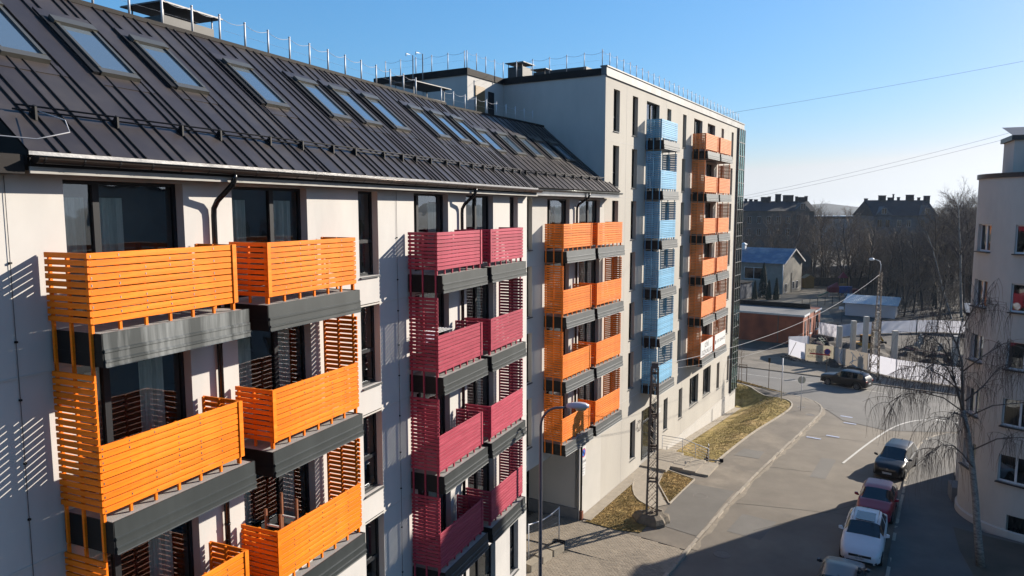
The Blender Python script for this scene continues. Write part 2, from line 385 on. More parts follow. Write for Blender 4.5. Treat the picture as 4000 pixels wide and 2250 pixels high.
def roof_section(parent, xe, ze, y0, y1, length, seams, skew0, skew1, sky_list, guards, u_guard, gm):
    """pitched sheet roof, 40 degrees; local coordinates along slope u"""
    c, s_ = math.cos(R(40)), math.sin(R(40))
    def P(u, y, h=0): return (xe-u*c+h*s_, y, ze+u*s_+h*c)
    rb = MB()
    rb.add([P(0,y0+.02,-.16),P(length,y0+.02+skew0,-.16),P(length,y1-.02+skew1,-.16),P(0,y1-.02,-.16),P(0,y0+.02,-.012),P(length,y0+.02+skew0,-.012),P(length,y1-.02+skew1,-.012),P(0,y1-.02,-.012)],
           [(0,3,2,1),(4,5,6,7),(0,1,5,4),(1,2,6,5),(2,3,7,6),(3,0,4,7)])
    rb.box(xe-length*c-.14, xe-length*c+.11, y0+max(0,skew0), y1+skew1, ze+length*s_-.06, ze+length*s_+.035)
    roof = rb.build('roof', M['roof_dark'], parent)
    ed = [y0]+[y for y in seams if y0 < y < y1]+[y1]
    for a, b in zip(ed, ed[1:]):
        m = MB(); k0 = (b-y0)/(y1-y0); t0, t1 = 0.0, length-.05
        sk = lambda y, u: y+(skew0*(1-(y-y0)/(y1-y0))+skew1*((y-y0)/(y1-y0)))*u/length
        j = random.uniform(0,.006)
        q = [P(t0,a,0),P(t0,b,0),P(t1,sk(b,t1),0),P(t1,sk(a,t1),0)]; q2 = [P(t0,a,.012+j),P(t0,b,.012),P(t1,sk(b,t1),.012),P(t1,sk(a,t1),.012+j)]
        m.add(q+q2, [(3,2,1,0),(4,5,6,7),(0,1,5,4),(1,2,6,5),(2,3,7,6),(3,0,4,7)])
        w = .016
        q = [P(t0,b-w,.008),P(t0,b+w,.008),P(t1,sk(b,t1)+w,.008),P(t1,sk(b,t1)-w,.008)]; q2 = [P(t0,b-w*.7,.045),P(t0,b+w*.7,.045),P(t1,sk(b,t1)+w*.7,.045),P(t1,sk(b,t1)-w*.7,.045)]
        m.add(q+q2, [(3,2,1,0),(4,5,6,7),(0,1,5,4),(1,2,6,5),(2,3,7,6),(3,0,4,7)], 1)
        m.build('roof_panel', [M['roof'], M['seam']], roof)
    # skylights
    for (sy, u0, u1, w) in sky_list:
        def bx(mb, ua, ub, ya, yb, h0, h1, mi=0):
            v = [P(ua,ya,h0),P(ub,ya,h0),P(ub,yb,h0),P(ua,yb,h0),P(ua,ya,h1),P(ub,ya,h1),P(ub,yb,h1),P(ua,yb,h1)]
            mb.add(v, [(0,3,2,1),(4,5,6,7),(0,1,5,4),(1,2,6,5),(2,3,7,6),(3,0,4,7)], mi)
        m = MB(); bx(m, u0-.10, u0+.055, sy, sy+w, .014, .115); bx(m, u1-.13, u1+.07, sy-.03, sy+w+.03, .014, .16)
        bx(m, u0+.055, u1-.13, sy, sy+.07, .014, .125); bx(m, u0+.055, u1-.13, sy+w-.07, sy+w, .014, .125)
        bx(m, u0-.42, u0-.10, sy-.16, sy+w+.16, .013, .026, 1)
        bx(m, u1+.07, u1+.40, sy-.14, sy+w+.14, .013, .07, 1)
        bx(m, u0-.09, u1+.10, sy-.16, sy-.002, .013, .085, 2); 
        sk_o = m.build('skylight', [M['skyframe'], M['roof'], M['black']], roof)
        g = MB(); bx(g, u0+.05, u1-.125, sy+.066, sy+w-.066, .06, .085); g.build('pane', M['skyglass'], sk_o)
    # snow guard
    sg = MB()
    for h in (.08, .165): sg.tube([P(u_guard,y0+.25,h), P(u_guard,y1-.2,h)], .016, 6)
    so = sg.build('snow_guard', M['black'], roof, smooth=True)
    bm_ = MB(); v = [P(u_guard-.16,0,.02),P(u_guard+.04,0,.02),P(u_guard+.03,0,.18),P(u_guard-.02,0,.18)]
    bm_.add([(p[0],-.018,p[2]) for p in v]+[(p[0],.018,p[2]) for p in v], [(0,1,2,3),(7,6,5,4),(0,4,5,1),(1,5,6,2),(2,6,7,3),(3,7,4,0)])
    me = bm_.mesh('guard_bracket', M['black'])
    for y in guards: put('guard_bracket', me, so, (0, y, 0))
    return roof, P

def railing(parent, pts, h=.78, r=.030, chain=True, name='roof_railing', closed=False, wires=True, tops=True):
    """posts with hanging chain between: pts in local coordinates"""
    m = MB(); n = 7
    for a, b in zip(pts, pts[1:]):
        a = Vector(a); b = Vector(b)
        if (a-b).length > 1.6: continue
        z = Vector((0,0,h-.05))
        m.tube([a.lerp(b, i/(n-1))+z-Vector((0,0,.10*(1-(2*i/(n-1)-1)**2))) for i in range(n)], .007, 4, cap=False)
        if wires: m.tube([a+Vector((0,0,h*.45)), b+Vector((0,0,h*.45))], .003, 3, cap=False)
    o = m.build(name, M['galv'], parent, fix=False)
    pm = MB().tube([(0,0,0),(0,0,h)], r, 8); pm.tube([(0,0,h-.03),(0,0,h+.006)], r*1.12, 8); me = pm.mesh('post', M['galv'], True)
    for p in pts: put('post', me, o, p)
    return o

def chimney(parent, x0, x1, y0, y1, z0, z1, cap=.12, over=.12, gap=.16, name='chimney'):
    m = MB(); m.box(x0, x1, y0, y1, z0, z1); c = m.build(name, M['chimney'], parent)
    m = MB(); m.box(x0-over, x1+over, y0-over, y1+over, z1+gap, z1+gap+.03); m.box(x0-over*.9, x1+over*.9, y0-over*.9, y1+over*.9, z1+gap+.03, z1+gap+.045)
    for x in (x0+.03, x1-.03):
        for y in (y0+.03, y1-.03): m.box(x-.015, x+.015, y-.015, y+.015, z1, z1+gap)
    m.build('cowl', M['steel'], c); return c

LEV = [14.5, 11.5, 8.5, 5.5]
# ---- section A
A = tag(empty('apartment_building', (-11.2, 0, 0)), 'long white plastered apartment building with brown metal roof and orange and plum balconies', 'building')
AH = []
for L in LEV:
    z0, z1 = L+.03, L+2.38
    AH += [(7.86,10.22,z0,z1,(8.55,)),(11.45,13.80,z0,z1,(12.80,)),(15.84,16.74,L+.12,z1,()),(18.63,20.76,z0,z1,(19.12,)),(22.03,24.22,z0,z1,(23.12,)),(25.74,26.56,L+.12,z1,())]
AH += [(18.7,20.7,1.4,3.7,(19.7,)),(22.1,24.35,1.4,3.7,(23.2,)),(25.75,26.62,1.45,3.7,()),(15.84,16.74,1.45,3.7,())]
m = MB(); wall(m, 2.0, 27.5, -.6, 17.05, AH)
m.quad((0,27.5,-.6),(-13,27.5,-.6),(-13,27.5,17.05),(0,27.5,17.05))
m.quad((0,2.0,-.6),(0,2.0,17.05),(-13,2.0,17.05),(-13,2.0,-.6)); m.quad((-13,2,-.6),(-13,2,20.6),(-13,27.5,20.6),(-13,27.5,-.6))
m.build('wall', M['plaster'], A, fix=False)
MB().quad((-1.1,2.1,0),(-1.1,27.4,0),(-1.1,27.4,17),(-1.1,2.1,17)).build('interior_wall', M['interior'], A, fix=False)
fl = MB()
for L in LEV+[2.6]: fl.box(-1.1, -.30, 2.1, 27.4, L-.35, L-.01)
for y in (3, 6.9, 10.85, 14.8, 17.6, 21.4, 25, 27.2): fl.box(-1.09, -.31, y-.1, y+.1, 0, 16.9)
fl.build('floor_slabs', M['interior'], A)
jm = MB()
for L in LEV: jm.box(0, .012, 2, 27.5, L-.68, L-.64)
jm.build('wall_band', M['plaster_pale'], A)
for i, h in enumerate(AH):
    nar = not h[4]; L = h[2]
    cu = None
    if i == 0: cu = [(8.02,8.46),(8.66,9.22)]
    elif i == 1: cu = [(11.55,12.2),(13.1,13.6)]
    elif i in (3, 4): cu = [(h[0]+.15,h[0]+.42),(h[1]-.75,h[1]-.2)]
    elif nar: cu = [(h[0]+.1,h[0]+.45)] if i % 2 else None
    elif h[2] > 4 : cu = [(h[0]+.2,h[0]+.55+.3*random.random())] + ([(h[1]-.9,h[1]-.35)] if random.random()<.6 else [])
    window(A, h[0], h[1], h[2], h[3], h[4], (h[2]+.92,) if nar or h[2] < 3 else (), sill=nar or h[2] < 3, curt=cu, name='window' if nar else 'balcony_door')
# balconies of A
BA = 'orange'
for k, L in enumerate(LEV[:3]):
    top = k == 0
    balcony(A, 7.43, 10.43, L, 'orange', 'low' if top else 'full', 'low', True, 'fascia_stain' if k == 0 else 'fascia', (.10,.15), first=top, screws=True, endboard='right', label='orange slatted balcony with white streaks on its grey slab' if top else None)
    balcony(A, 11.25, 14.23, L, 'orange', 'low', 'low' if top else 'full', True, 'fascia', (-.12,-.05), first=top, screws=True, endboard='left')
for k, L in enumerate(LEV):
    top = k == 0
    balcony(A, 18.15, 21.08, L, 'purple', 'low' if top else 'full', 'low', k < 1, 'fascia', (.10,.15), first=top, endboard='right')
    balcony(A, 21.72, 24.58, L, 'purple', 'low', 'low' if top else 'full', k < 1, 'fascia', (-.12,.0), first=top, endboard='left')
# roof of A
seamsA = [7.50,7.69,8.12,8.38,8.89,9.06,9.63,9.90,10.46,10.70,10.88,11.44,11.71,12.21,12.47,12.85,13.38,13.60,13.96,14.13,14.72,15.13,15.55,16.04,16.32,16.60,17.05,17.32,17.78,18.15,18.53]
y = 18.53
while y < 27.2: y += random.choice((.24,.32,.45,.52)); seamsA.append(round(y,2))
skyA = [(8.0,2.72,4.4,.85)]+[(yy,2.66,4.28,.85) for yy in (9.80,11.56,14.22,16.86,18.42,20.10,22.94,24.56,26.18)]
roofA, PA = roof_section(A, .45, 17.25, 7.06, 27.62, 5.61, seamsA, 0, 0, skyA, [7.62,9.05,10.44,11.4,12.85,13.93,15.09,16.03,17.37,18.34,19.1,20.0,21.0,21.9,22.9,23.8,24.7,25.6,26.5,27.2], .96, 'gutter')
MB().add([(.45,7.03,17.25-.20),(.45,7.03,17.262),(-3.85,7.03,20.87),(-3.85,7.03,17.0),(-3.85,5.2,17.0),(.45,5.2,17.05)],[(0,1,2,3)]).build('verge', M['roof_dark'], roofA, fix=False)
MB().box(-3.6,.40,2.0,7.02,16.92,17.20).build('eave_box', M['roof_dark'], roofA)
MB().box(-.72,-.66,6.55,6.98,17.95,19.1).build('sheet_upstand', M['flash'], roofA)
MB().box(.0,.40,7.1,27.6,16.98,17.20).build('soffit', M['roof_dark'], roofA)
MB().box(.402,.43,7.08,27.6,16.93,17.03).build('eave_board', M['eave_board'], roofA)
MB().extr([(.40,17.22),(.455,17.20),(.455,17.262),(.38,17.275)], 7.06, 27.62).build('eave_flashing', M['flash'], roofA)
gutter(A, .555, 17.17, 7.08, 27.64, 'gutter', r=.10)
downpipe(A, 10.87, 17.12, 0, .545, 0.2); downpipe(A, 21.56, 17.12, 0, .545, .2)
railing(A, [(-3.86, 9.7+.92*i, 20.86) for i in range(18)], .70, .027)
MB().quad((-3.9,2,20.62),(-13,2,20.62),(-13,27.5,20.62),(-3.9,27.5,20.62)).build('flat_roof', M['chimney'], A, fix=False)
c1 = chimney(A, -6.4, -5.2, 14.6, 16.35, 20.4, 21.55, gap=.28, over=.18)
for yy in (17.65, 6.95):
    cm = MB().tube([(.02,yy,16.9),(.02,yy,3)], .006, 4)
    lc_ = cm.build('lightning_cable', M['steel'], A, fix=False)
    for z in (15.6,14.4,13.5,12.5,11.6,10.4,9.3,8.2,7,5.6): MB().box(.0,.04,yy-.018,yy+.018,z-.015,z+.015).build('clamp', M['black'], lc_)
MB().tube([(.02,7.55,17.9),(.5,7.62,17.75),(.75,7.50,17.55),(.6,7.1,17.42),(.3,6.7,17.45),(.1,6.3,17.5)], .009, 6).build('cable', M['cable'], roofA, smooth=True)

# ---- section B and C share one frame
def bc_root(name, label): return tag(empty(name, (-15.6*nC[0], -15.6*nC[1], 0), -R(ANG)), label, 'building')
B = bc_root('apartment_building', 'set-back apartment section with brown roof, orange balconies and a drive-through passage')
BH = []
for L in LEV:
    z0, z1 = L+.03, L+2.38
    BH += [(26.9,28.15,L+.12,z1,()),(29.57,31.90,z0,z1,(30.15,)),(33.0,35.55,z0,z1,(34.42,))]
PASS = (25.0, 33.3, -1, 4.55)
m = MB(); wall(m, 25.0, 36.1, -1, 17.15, BH+[PASS], depth=.24)
m.quad((0,33.3,-1),(-9,33.3,-1),(-9,33.3,4.55),(0,33.3,4.55)); m.quad((0,25,4.55),(0,33.3,4.55),(-9,33.3,4.55),(-9,25,4.55))
m.quad((-9,25,-1),(-9,33.3,-1),(-9,33.3,4.55),(-9,25,4.55))
m.build('wall', M['plaster_pale'], B, fix=False)
MB().box(-4.2,-.02,33.22,33.297,-.5,.72).build('plinth', M['plinth'], B)
MB().box(-3.9,-3.0,33.2,33.296,-.5,2.4).build('passage_door', M['black'], B)
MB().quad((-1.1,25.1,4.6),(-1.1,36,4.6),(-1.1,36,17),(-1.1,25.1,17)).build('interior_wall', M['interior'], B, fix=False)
fl = MB()
for L in LEV: fl.box(-1.1, -.30, 25.1, 36, L-.35, L-.01)
for yy in (28.8, 32.4): fl.box(-1.09, -.31, yy-.1, yy+.1, 4.6, 16.9)
fl.build('floor_slabs', M['interior'], B)
for i, h in enumerate(BH):
    nar = not h[4]
    window(B, h[0], h[1], h[2], h[3], h[4], (h[2]+.92,) if nar else (), sill=nar, curt=[(h[0]+.15,h[0]+.5),(h[1]-.8,h[1]-.25)] if not nar else None, name='window' if nar else 'balcony_door', sm='sill_dark')
for k, L in enumerate(LEV):
    top = k == 0
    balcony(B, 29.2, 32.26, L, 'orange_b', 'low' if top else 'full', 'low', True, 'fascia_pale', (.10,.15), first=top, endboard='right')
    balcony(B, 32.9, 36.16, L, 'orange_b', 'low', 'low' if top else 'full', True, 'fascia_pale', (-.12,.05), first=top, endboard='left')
seamsB = []; y = 26.2
while y < 36.2: y += random.choice((.28,.45,.52,.55)); seamsB.append(y)
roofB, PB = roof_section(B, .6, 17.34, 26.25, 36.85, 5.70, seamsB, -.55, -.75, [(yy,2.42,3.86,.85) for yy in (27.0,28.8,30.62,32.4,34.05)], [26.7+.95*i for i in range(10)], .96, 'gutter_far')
MB().box(.2,.55,26.3,36.8,17.08,17.14).box(.55,.585,26.3,36.8,17.0,17.2).build('eave_board', M['flash'], roofB)
gutter(B, .69, 17.26, 26.3, 36.86, 'gutter_far', seg=.5)
downpipe(B, 32.55, 17.2, 0, .69, 5.6)
MB().tube([(.1,33.36,4.9),(.1,33.36,.35)], .06, 10).build('downpipe', M['pipe'], B, smooth=True)
MB().box(.02,.2,33.27,33.45,-.2,.62).build('pipe_boot', mat('boot_red', (.20,.055,.025), .7, var=.2), B)
MB().tube([(.05,33.2,4.9),(.05,33.2,0)], .025, 6).build('conduit', M['frame_white'], B, smooth=True)
railing(B, [(-3.80, 26.65+.93*i, 21.02) for i in range(10)], .70, .027)
MB().quad((-3.9,25,20.8),(-13,25,20.8),(-13,36.1,20.8),(-3.9,36.1,20.8)).build('flat_roof', M['chimney'], B, fix=False)
chimney(B, -6.3, -5.2, 26.5, 28.9, 20.5, 21.55, gap=.55, over=.22)
jm = MB()
for L in LEV: jm.box(0, .006, 28.3, 36.1, L-.66, L-.645); 
jm.build('wall_joint', M['concrete_light'], B)

C = bc_root('apartment_block', 'tall beige eight-storey apartment block with blue and orange slatted balconies')
LC = [20.5, 17.5]+LEV
CH = []
for L in LC:
    z0, z1 = L+.03, L+2.38; n0 = L+.15
    CH += [(37.2,38.08,n0,z1,()),(40.0,40.86,n0,z1,()),(42.3,44.6,z0,z1,(43.55,)),(46.1,46.9,L+1.15,z1,()),(49.4,50.2,n0,z1,()),(52.0,54.1,z0,z1,(53.0,)),(55.5,57.6,z0,z1,(56.5,)),(59.5,60.25,L+1.15,z1,()),(62.75,63.45,n0,z1,())]
CG = [(40.5,41.4,1.1,3.5,()),(42.45,45.25,.3,3.75,(43.2,44.6)),(46.7,47.55,1.3,3.5,()),(50.0,50.85,1.3,3.5,()),(52.6,54.9,1.5,3.75,(53.75,)),(56.2,58.4,1.5,3.75,(57.3,)),(60.3,61.15,1.25,3.5,()),(63.7,64.4,1.25,3.5,())]
m = MB(); wall(m, 36.1, 64.85, -3.6, 23.45, CH+CG)
gw = MB(); gw.quad((0,36.1,-3),(-6.28,36.1,-3),(-6.28,36.1,23.45),(0,36.1,23.45))
gw.quad((-6.28,32.4,20.6),(-6.28,36.1,20.6),(-6.28,36.1,23.45),(-6.28,32.4,23.45))
gw.quad((-6.28,32.4,20.6),(-12.6,32.4,20.6),(-12.6,32.4,23.45),(-6.28,32.4,23.45)); gw.build('gable_wall', M['plaster'], C, fix=False)
m.quad((-12.6,32.4,0),(-12.6,67,0),(-12.6,67,23.45),(-12.6,32.4,23.45)); m.quad((-2.55,67,-3.6),(-12.6,67,-3.6),(-12.6,67,23.45),(-2.55,67,23.45)); m.quad((0,67,-3.6),(-2.55,67,-3.6),(-2.55,67,-.05),(0,67,-.05)); m.quad((-2.55,64.9,-.05),(-2.55,67,-.05),(-2.55,67,23.45),(-2.55,64.9,23.45)); m.quad((0,64.85,-3.6),(0,67,-3.6),(0,67,-.05),(0,64.85,-.05))
m.build('wall', M['plaster_far'], C, fix=False)
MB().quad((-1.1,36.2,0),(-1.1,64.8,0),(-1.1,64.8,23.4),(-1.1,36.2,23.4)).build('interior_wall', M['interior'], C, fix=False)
fl = MB()
for L in LC+[2.5]: fl.box(-1.1, -.30, 36.2, 64.8, L-.35, L-.01)
fl.build('floor_slabs', M['interior'], C)
MB().box(0,.035,47.6,66.95,-3.6,.0).build('plinth', M['plaster_pale'], C)
jm = MB()
for L in LC: jm.box(0, .006, 36.15, 64.8, L-.42, L-.395)
for yy in (39.1, 45.9, 50.6, 61.6): jm.box(0, .004, yy-.008, yy+.008, 0, 23.4)
jm.build('wall_joint', M['concrete_light'], C)
for h in CH+CG:
    nar = not h[4]; door = h[2] == .3
    tr = (h[2]+.78,) if (nar and h[3]-h[2] > 1.6) else ((2.75,) if door else ())
    window(C, h[0], h[1], h[2], h[3], h[4], tr, sill=(nar or h[2] < 4) and not door, name='entrance_door' if door else ('window' if (nar or h[2] < 4) else 'balcony_door'), pm='pane_dark' if nar else 'pane', x=-.21, curt=[(h[0]+.12,h[4][0]-.1),(h[4][0]+.1,h[1]-.12)] if (h[4] and h[2] > 20) else ([(h[0]+.1,h[0]+.7)] if h[4] and h[2] > 4 else None))
for k, L in enumerate(LC):
    top = k == 0
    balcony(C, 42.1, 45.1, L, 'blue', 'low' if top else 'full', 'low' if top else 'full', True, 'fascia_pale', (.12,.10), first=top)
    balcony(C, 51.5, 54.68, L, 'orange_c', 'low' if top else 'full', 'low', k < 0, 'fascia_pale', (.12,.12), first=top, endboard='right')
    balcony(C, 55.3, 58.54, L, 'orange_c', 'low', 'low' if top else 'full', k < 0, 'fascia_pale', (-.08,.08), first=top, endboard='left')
# parapets
MB().box(-.25,.06,36.06,66.95,23.45,23.86).box(-.3,.11,36.04,67,23.86,23.93).box(-.02,.085,36.05,66.96,23.40,23.47).build('parapet_cap', M['parapet'], C)
MB().box(-6.4,-.26,36.02,36.3,23.44,23.80).box(-12.65,-6.22,32.32,32.6,23.44,23.80).box(-6.5,-6.22,32.6,36.02,23.44,23.78).build('parapet_trim', M['roof_dark'], C)
MB().quad((0,36.2,23.4),(-12.6,36.2,23.4),(-12.6,67,23.4),(0,67,23.4)).quad((-6.3,32.4,23.4),(-12.6,32.4,23.4),(-12.6,36.2,23.4),(-6.3,36.2,23.4)).build('flat_roof', M['chimney'], C, fix=False)
MB().box(-6.28,-6.24,33.1,34.05,20.9,23.0).build('roof_door', mat('roof_door_paint', (.23,.14,.055), .6, var=.1), C)
MB().box(-6.28,-6.25,34.42,35.02,21.55,22.85).build('roof_window', M['frame'], C)
railing(C, [(-.28-1.05*i, 36.25, 23.86) for i in range(6)], .86, .024)
railing(C, [(-.28, 36.25+.995*i, 23.93) for i in range(31)], .86, .024)
railing(C, [(-6.55-1.08*i, 32.55, 23.86) for i in range(6)], .86, .024)
railing(C, [(-6.4, 32.55+.92*i, 23.86) for i in range(5)], .86, .024)
for xx in (-9.72, -9.05):
    MB().tube([(xx,32.2,21.4),(xx,32.2,24.75),(xx+.02,31.6,24.75),(xx+.02,31.6,24.62)], .03, 8).build('access_hook', M['galv'], C, smooth=True)
chimney(C, -8.1, -7.05, 39.6, 40.8, 23.4, 25.15, gap=.22, over=.14)
chimney(C, -6.4, -5.6, 39.8, 40.8, 23.4, 24.72, gap=.14, over=.14)
MB().box(-4.95,-2.3,38.6,42.4,23.4,24.5).build('roof_hatch', M['chimney'], C)
# glazed corner bay
fl = MB()
for L in LC+[2.5,-.05]: fl.box(-2.4,.05,64.9,66.9,L-.3,L-.02)
fl.build('bay_floors', M['concrete'], C)
MB().box(-2.5,-.0,64.86,64.9,-.05,23.4).build('bay_partition', M['interior'], C)
gl = MB()
for y in (64.87, 65.55, 66.25, 66.98): gl.box(.10,.17,y-.035,y+.035,.05,23.38)
z = .06
while z < 23.5: gl.box(.105,.165,64.85,67.0,z-.03,z+.03); z += 1.166
gl.box(.0,.15,64.78,64.86,-.05,23.4)
bay = gl.build('glazed_bay', M['steel'], C)
ys = (64.905, 65.515, 65.585, 66.215, 66.285, 66.945)
for k in range(0,6,2):
    z = .09
    while z < 23.0: MB().quad((.13,ys[k],z),(.13,ys[k+1],z),(.13,ys[k+1],z+1.106),(.13,ys[k],z+1.106)).build('pane', M['pane_far'], bay, fix=False); z += 1.166
sg = MB(); z = .09
sg.quad((.12,66.98,.05),(-2.5,66.98,.05),(-2.5,66.98,23.38),(.12,66.98,23.38)); sg.build('side_glazing', M['pane_far'], bay, fix=False)
# ------------------------------------------------------------------ ground, road, pavements
def sheet(name, poly, dz, mt, parent=None, skirt=0.0, step=1.0, kind='structure', bx=None):
    bm = bmesh.new(); vs_ = [bm.verts.new((x,y,0)) for x,y in poly]; f = bm.faces.new(vs_)
    if f.normal.z < 0: f.normal_flip()
    bmesh.ops.triangulate(bm, faces=bm.faces[:])
    ss = [x*dC[0]+y*dC[1] for x,y in poly]; nn = [x*nC[0]+y*nC[1] for x,y in poly]
    a = math.ceil(min(ss)/step)*step
    while a < max(ss):
        bmesh.ops.bisect_plane(bm, geom=bm.verts[:]+bm.edges[:]+bm.faces[:], plane_co=(dC[0]*a,dC[1]*a,0), plane_no=(dC[0],dC[1],0)); a += step
    a = math.ceil(min(nn)/step)*step
    while a < max(nn):
        bmesh.ops.bisect_plane(bm, geom=bm.verts[:]+bm.edges[:]+bm.faces[:], plane_co=(nC[0]*a,nC[1]*a,0), plane_no=(nC[0],nC[1],0)); a += step
    if skirt:
        be = [e for e in bm.edges if e.is_boundary]
        r = bmesh.ops.extrude_edge_only(bm, edges=be); nv = {v for v in r['geom'] if isinstance(v, bmesh.types.BMVert)}
    else: nv = set()
    for v in bm.verts: v.co.z = G(v.co.x, v.co.y)+dz-(skirt if v in nv else 0)
    bmesh.ops.recalc_face_normals(bm, faces=bm.faces)
    me = bpy.data.meshes.new(name); bm.to_mesh(me); bm.free(); me.materials.append(M[mt] if isinstance(mt, str) else mt)
    o = put(name, me, parent)
    if parent is None: o['kind'] = kind
    return o
def resample(pts, step=1.0):
    out = [pts[0]]
    for a, b in zip(pts, pts[1:]):
        d = math.dist(a, b); n = max(1, int(d/step))
        out += [(a[0]+(b[0]-a[0])*i/n, a[1]+(b[1]-a[1])*i/n) for i in range(1, n+1)]
    return out
def smooth_pts(pts, it=2):
    for _ in range(it):
        q = [pts[0]]
        for a, b in zip(pts, pts[1:]): q += [(a[0]*.75+b[0]*.25, a[1]*.75+b[1]*.25), (a[0]*.25+b[0]*.75, a[1]*.25+b[1]*.75)]
        pts = q+[pts[-1]]
    return pts
def strip(mb, pts, w, dz0, dz1, side=0.0, gap=None):
    """long low bar following a polyline on the terrain"""
    n = len(pts)
    sec = []
    for i, p in enumerate(pts):
        a = pts[max(i-1,0)]; b = pts[min(i+1,n-1)]; d = math.dist(a,b) or 1; nx, ny = (b[1]-a[1])/d, -(b[0]-a[0])/d
        l = (p[0]+nx*(side-w/2), p[1]+ny*(side-w/2)); r = (p[0]+nx*(side+w/2), p[1]+ny*(side+w/2)); g = G(*p)
        sec.append([(l[0],l[1],g+dz0),(r[0],r[1],g+dz0),(r[0],r[1],g+dz1),(l[0],l[1],g+dz1)])
    for a, b in zip(sec, sec[1:]):
        mb.add(a+b, [(0,1,5,4),(1,2,6,5),(2,3,7,6),(3,0,4,7)])
    mb.add(sec[0], [(0,1,2,3)]); mb.add(sec[-1], [(3,2,1,0)])

M['earth'] = mat('earth', (.085,.066,.048), .95, var=.35, scale=.35, bump=.6, bscale=3, stain=(.13,.105,.07), sscale=.12)
M['asphalt'] = mat('asphalt', (.182,.157,.127), .9, var=.15, scale=.5, bump=.25, bscale=40, stain=(.225,.193,.154), sscale=.13, spec=.3)
M['asphalt_dark'] = mat('asphalt_dark', (.158,.150,.140), .88, var=.10, scale=.6, bump=.2, bscale=40, stain=(.185,.172,.157), sscale=.2, spec=.3)
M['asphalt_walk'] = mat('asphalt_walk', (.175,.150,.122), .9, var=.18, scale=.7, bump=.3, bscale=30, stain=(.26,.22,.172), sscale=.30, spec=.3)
M['pave'] = mat('paver', (.30,.25,.19), .9, var=.18, scale=2.5, rnd=.18, bump=.3)
M['pave_joint'] = mat('paving_joint', (.09,.075,.055), .95, var=.2, scale=4)
M['cobble'] = mat('paving_light', (.35,.30,.235), .9, var=.14, scale=3, bump=.3)
M['kerb'] = mat('kerb', (.36,.31,.245), .9, var=.2, scale=2, bump=.3, rnd=.15)
M['grass'] = mat('dry_grass', (.44,.30,.125), .95, var=.45, scale=2.6, bump=.9, bscale=14, stain=(.26,.19,.075), sscale=.5, spec=.1)
M['grass_green'] = mat('lawn', (.34,.258,.098), .95, var=.45, scale=2.2, bump=.9, bscale=12, stain=(.49,.355,.165), sscale=.45, spec=.1)
M['paint'] = mat('road_paint', (.55,.53,.49), .8, var=.2, scale=3)
M['paint_blue'] = mat('road_paint_blue', (.33,.37,.50), .8, var=.35, scale=6)
M['iron'] = mat('cast_iron', (.17,.15,.13), .7, .3, var=.2, scale=8)
M['white'] = mat('white_paint', (.74,.74,.74), .5, var=.05)
def translucent(m, col, fac):
    nt = m.node_tree; N = nt.nodes; L = nt.links; b = N['Principled BSDF']; t = N.new('ShaderNodeBsdfTranslucent'); t.inputs[0].default_value = (*col, 1)
    mx = N.new('ShaderNodeMixShader'); mx.inputs[0].default_value = fac; L.new(b.outputs[0], mx.inputs[1]); L.new(t.outputs[0], mx.inputs[2]); L.new(mx.outputs[0], N['Material Output'].inputs[0]); return m
M['white_sheet'] = translucent(mat('white_sheet', (.70,.70,.715), .6, var=.06, scale=1.5, bump=.6, bscale=1.5), (.78,.78,.82), .6)
M['ink'] = mat('ink', (.05,.05,.055), .7)

gm = MB(); NX = 46
xs = [-2600,-1200,-600,-300,-160]+[-100+8*i for i in range(10)]+[-22+i for i in range(38)]+[20+8*i for i in range(14)]+[150,220,400,800,1600,2600]; ysg = [-200,-60]+[4*i for i in range(0,7)]+[28+i for i in range(64)]+[92+5*i for i in range(20)]+[200,230,280,350,500,800,1500,2600,4200]
gx = len(xs)
for yy in ysg:
    for xx in xs: gm.v.append((xx, yy, G(xx,yy)-.12))
for j in range(len(ysg)-1):
    for i in range(gx-1): gm.f.append((j*gx+i, j*gx+i+1, (j+1)*gx+i+1, (j+1)*gx+i)); gm.m.append(0)
tag(gm.build('ground', M['earth'], fix=False), kind='structure')

KL = smooth_pts([(-7.6,20),(-5.35,33.86),(-3.21,46.37),(-0.31,60.59),(0.52,64.96),(0.50,67.6),(-0.45,69.6),(-1.66,70.5),(-3.2,71.2)], 2)
RK = smooth_pts([(1.0,20),(3.22,35.61),(5.12,49.09),(5.92,53.83),(6.75,58.03),(8.2,61.6),(11.5,63.9),(16,63.6),(40,57.2)], 2)
road = [(-7.7,12)]+KL+[(-4.3,72.3),(-7.6,75.4),(-14,77.6),(-45,86),(-45,93.6),(-8.13,83.53),(0.11,81.51),(4.88,80.03),(9.7,78.64),(45,69),(45,55.8)]+RK[::-1]+[(.5,12)]
sheet('road', road, .0, 'asphalt')
cross = [(-45,86),(-14,77.6),(-7.6,75.4),(-4.3,72.3),(-1.66,70.5),(.3,67.7),(2.0,63.2),(5.0,61.4),(8.4,62.6),(11.5,64.4),(16,64.1),(45,56.2),(45,69),(9.7,78.64),(4.88,80.03),(0.11,81.51),(-8.13,83.53),(-45,93.6)]
sheet('street', cross, .02, 'asphalt_dark')
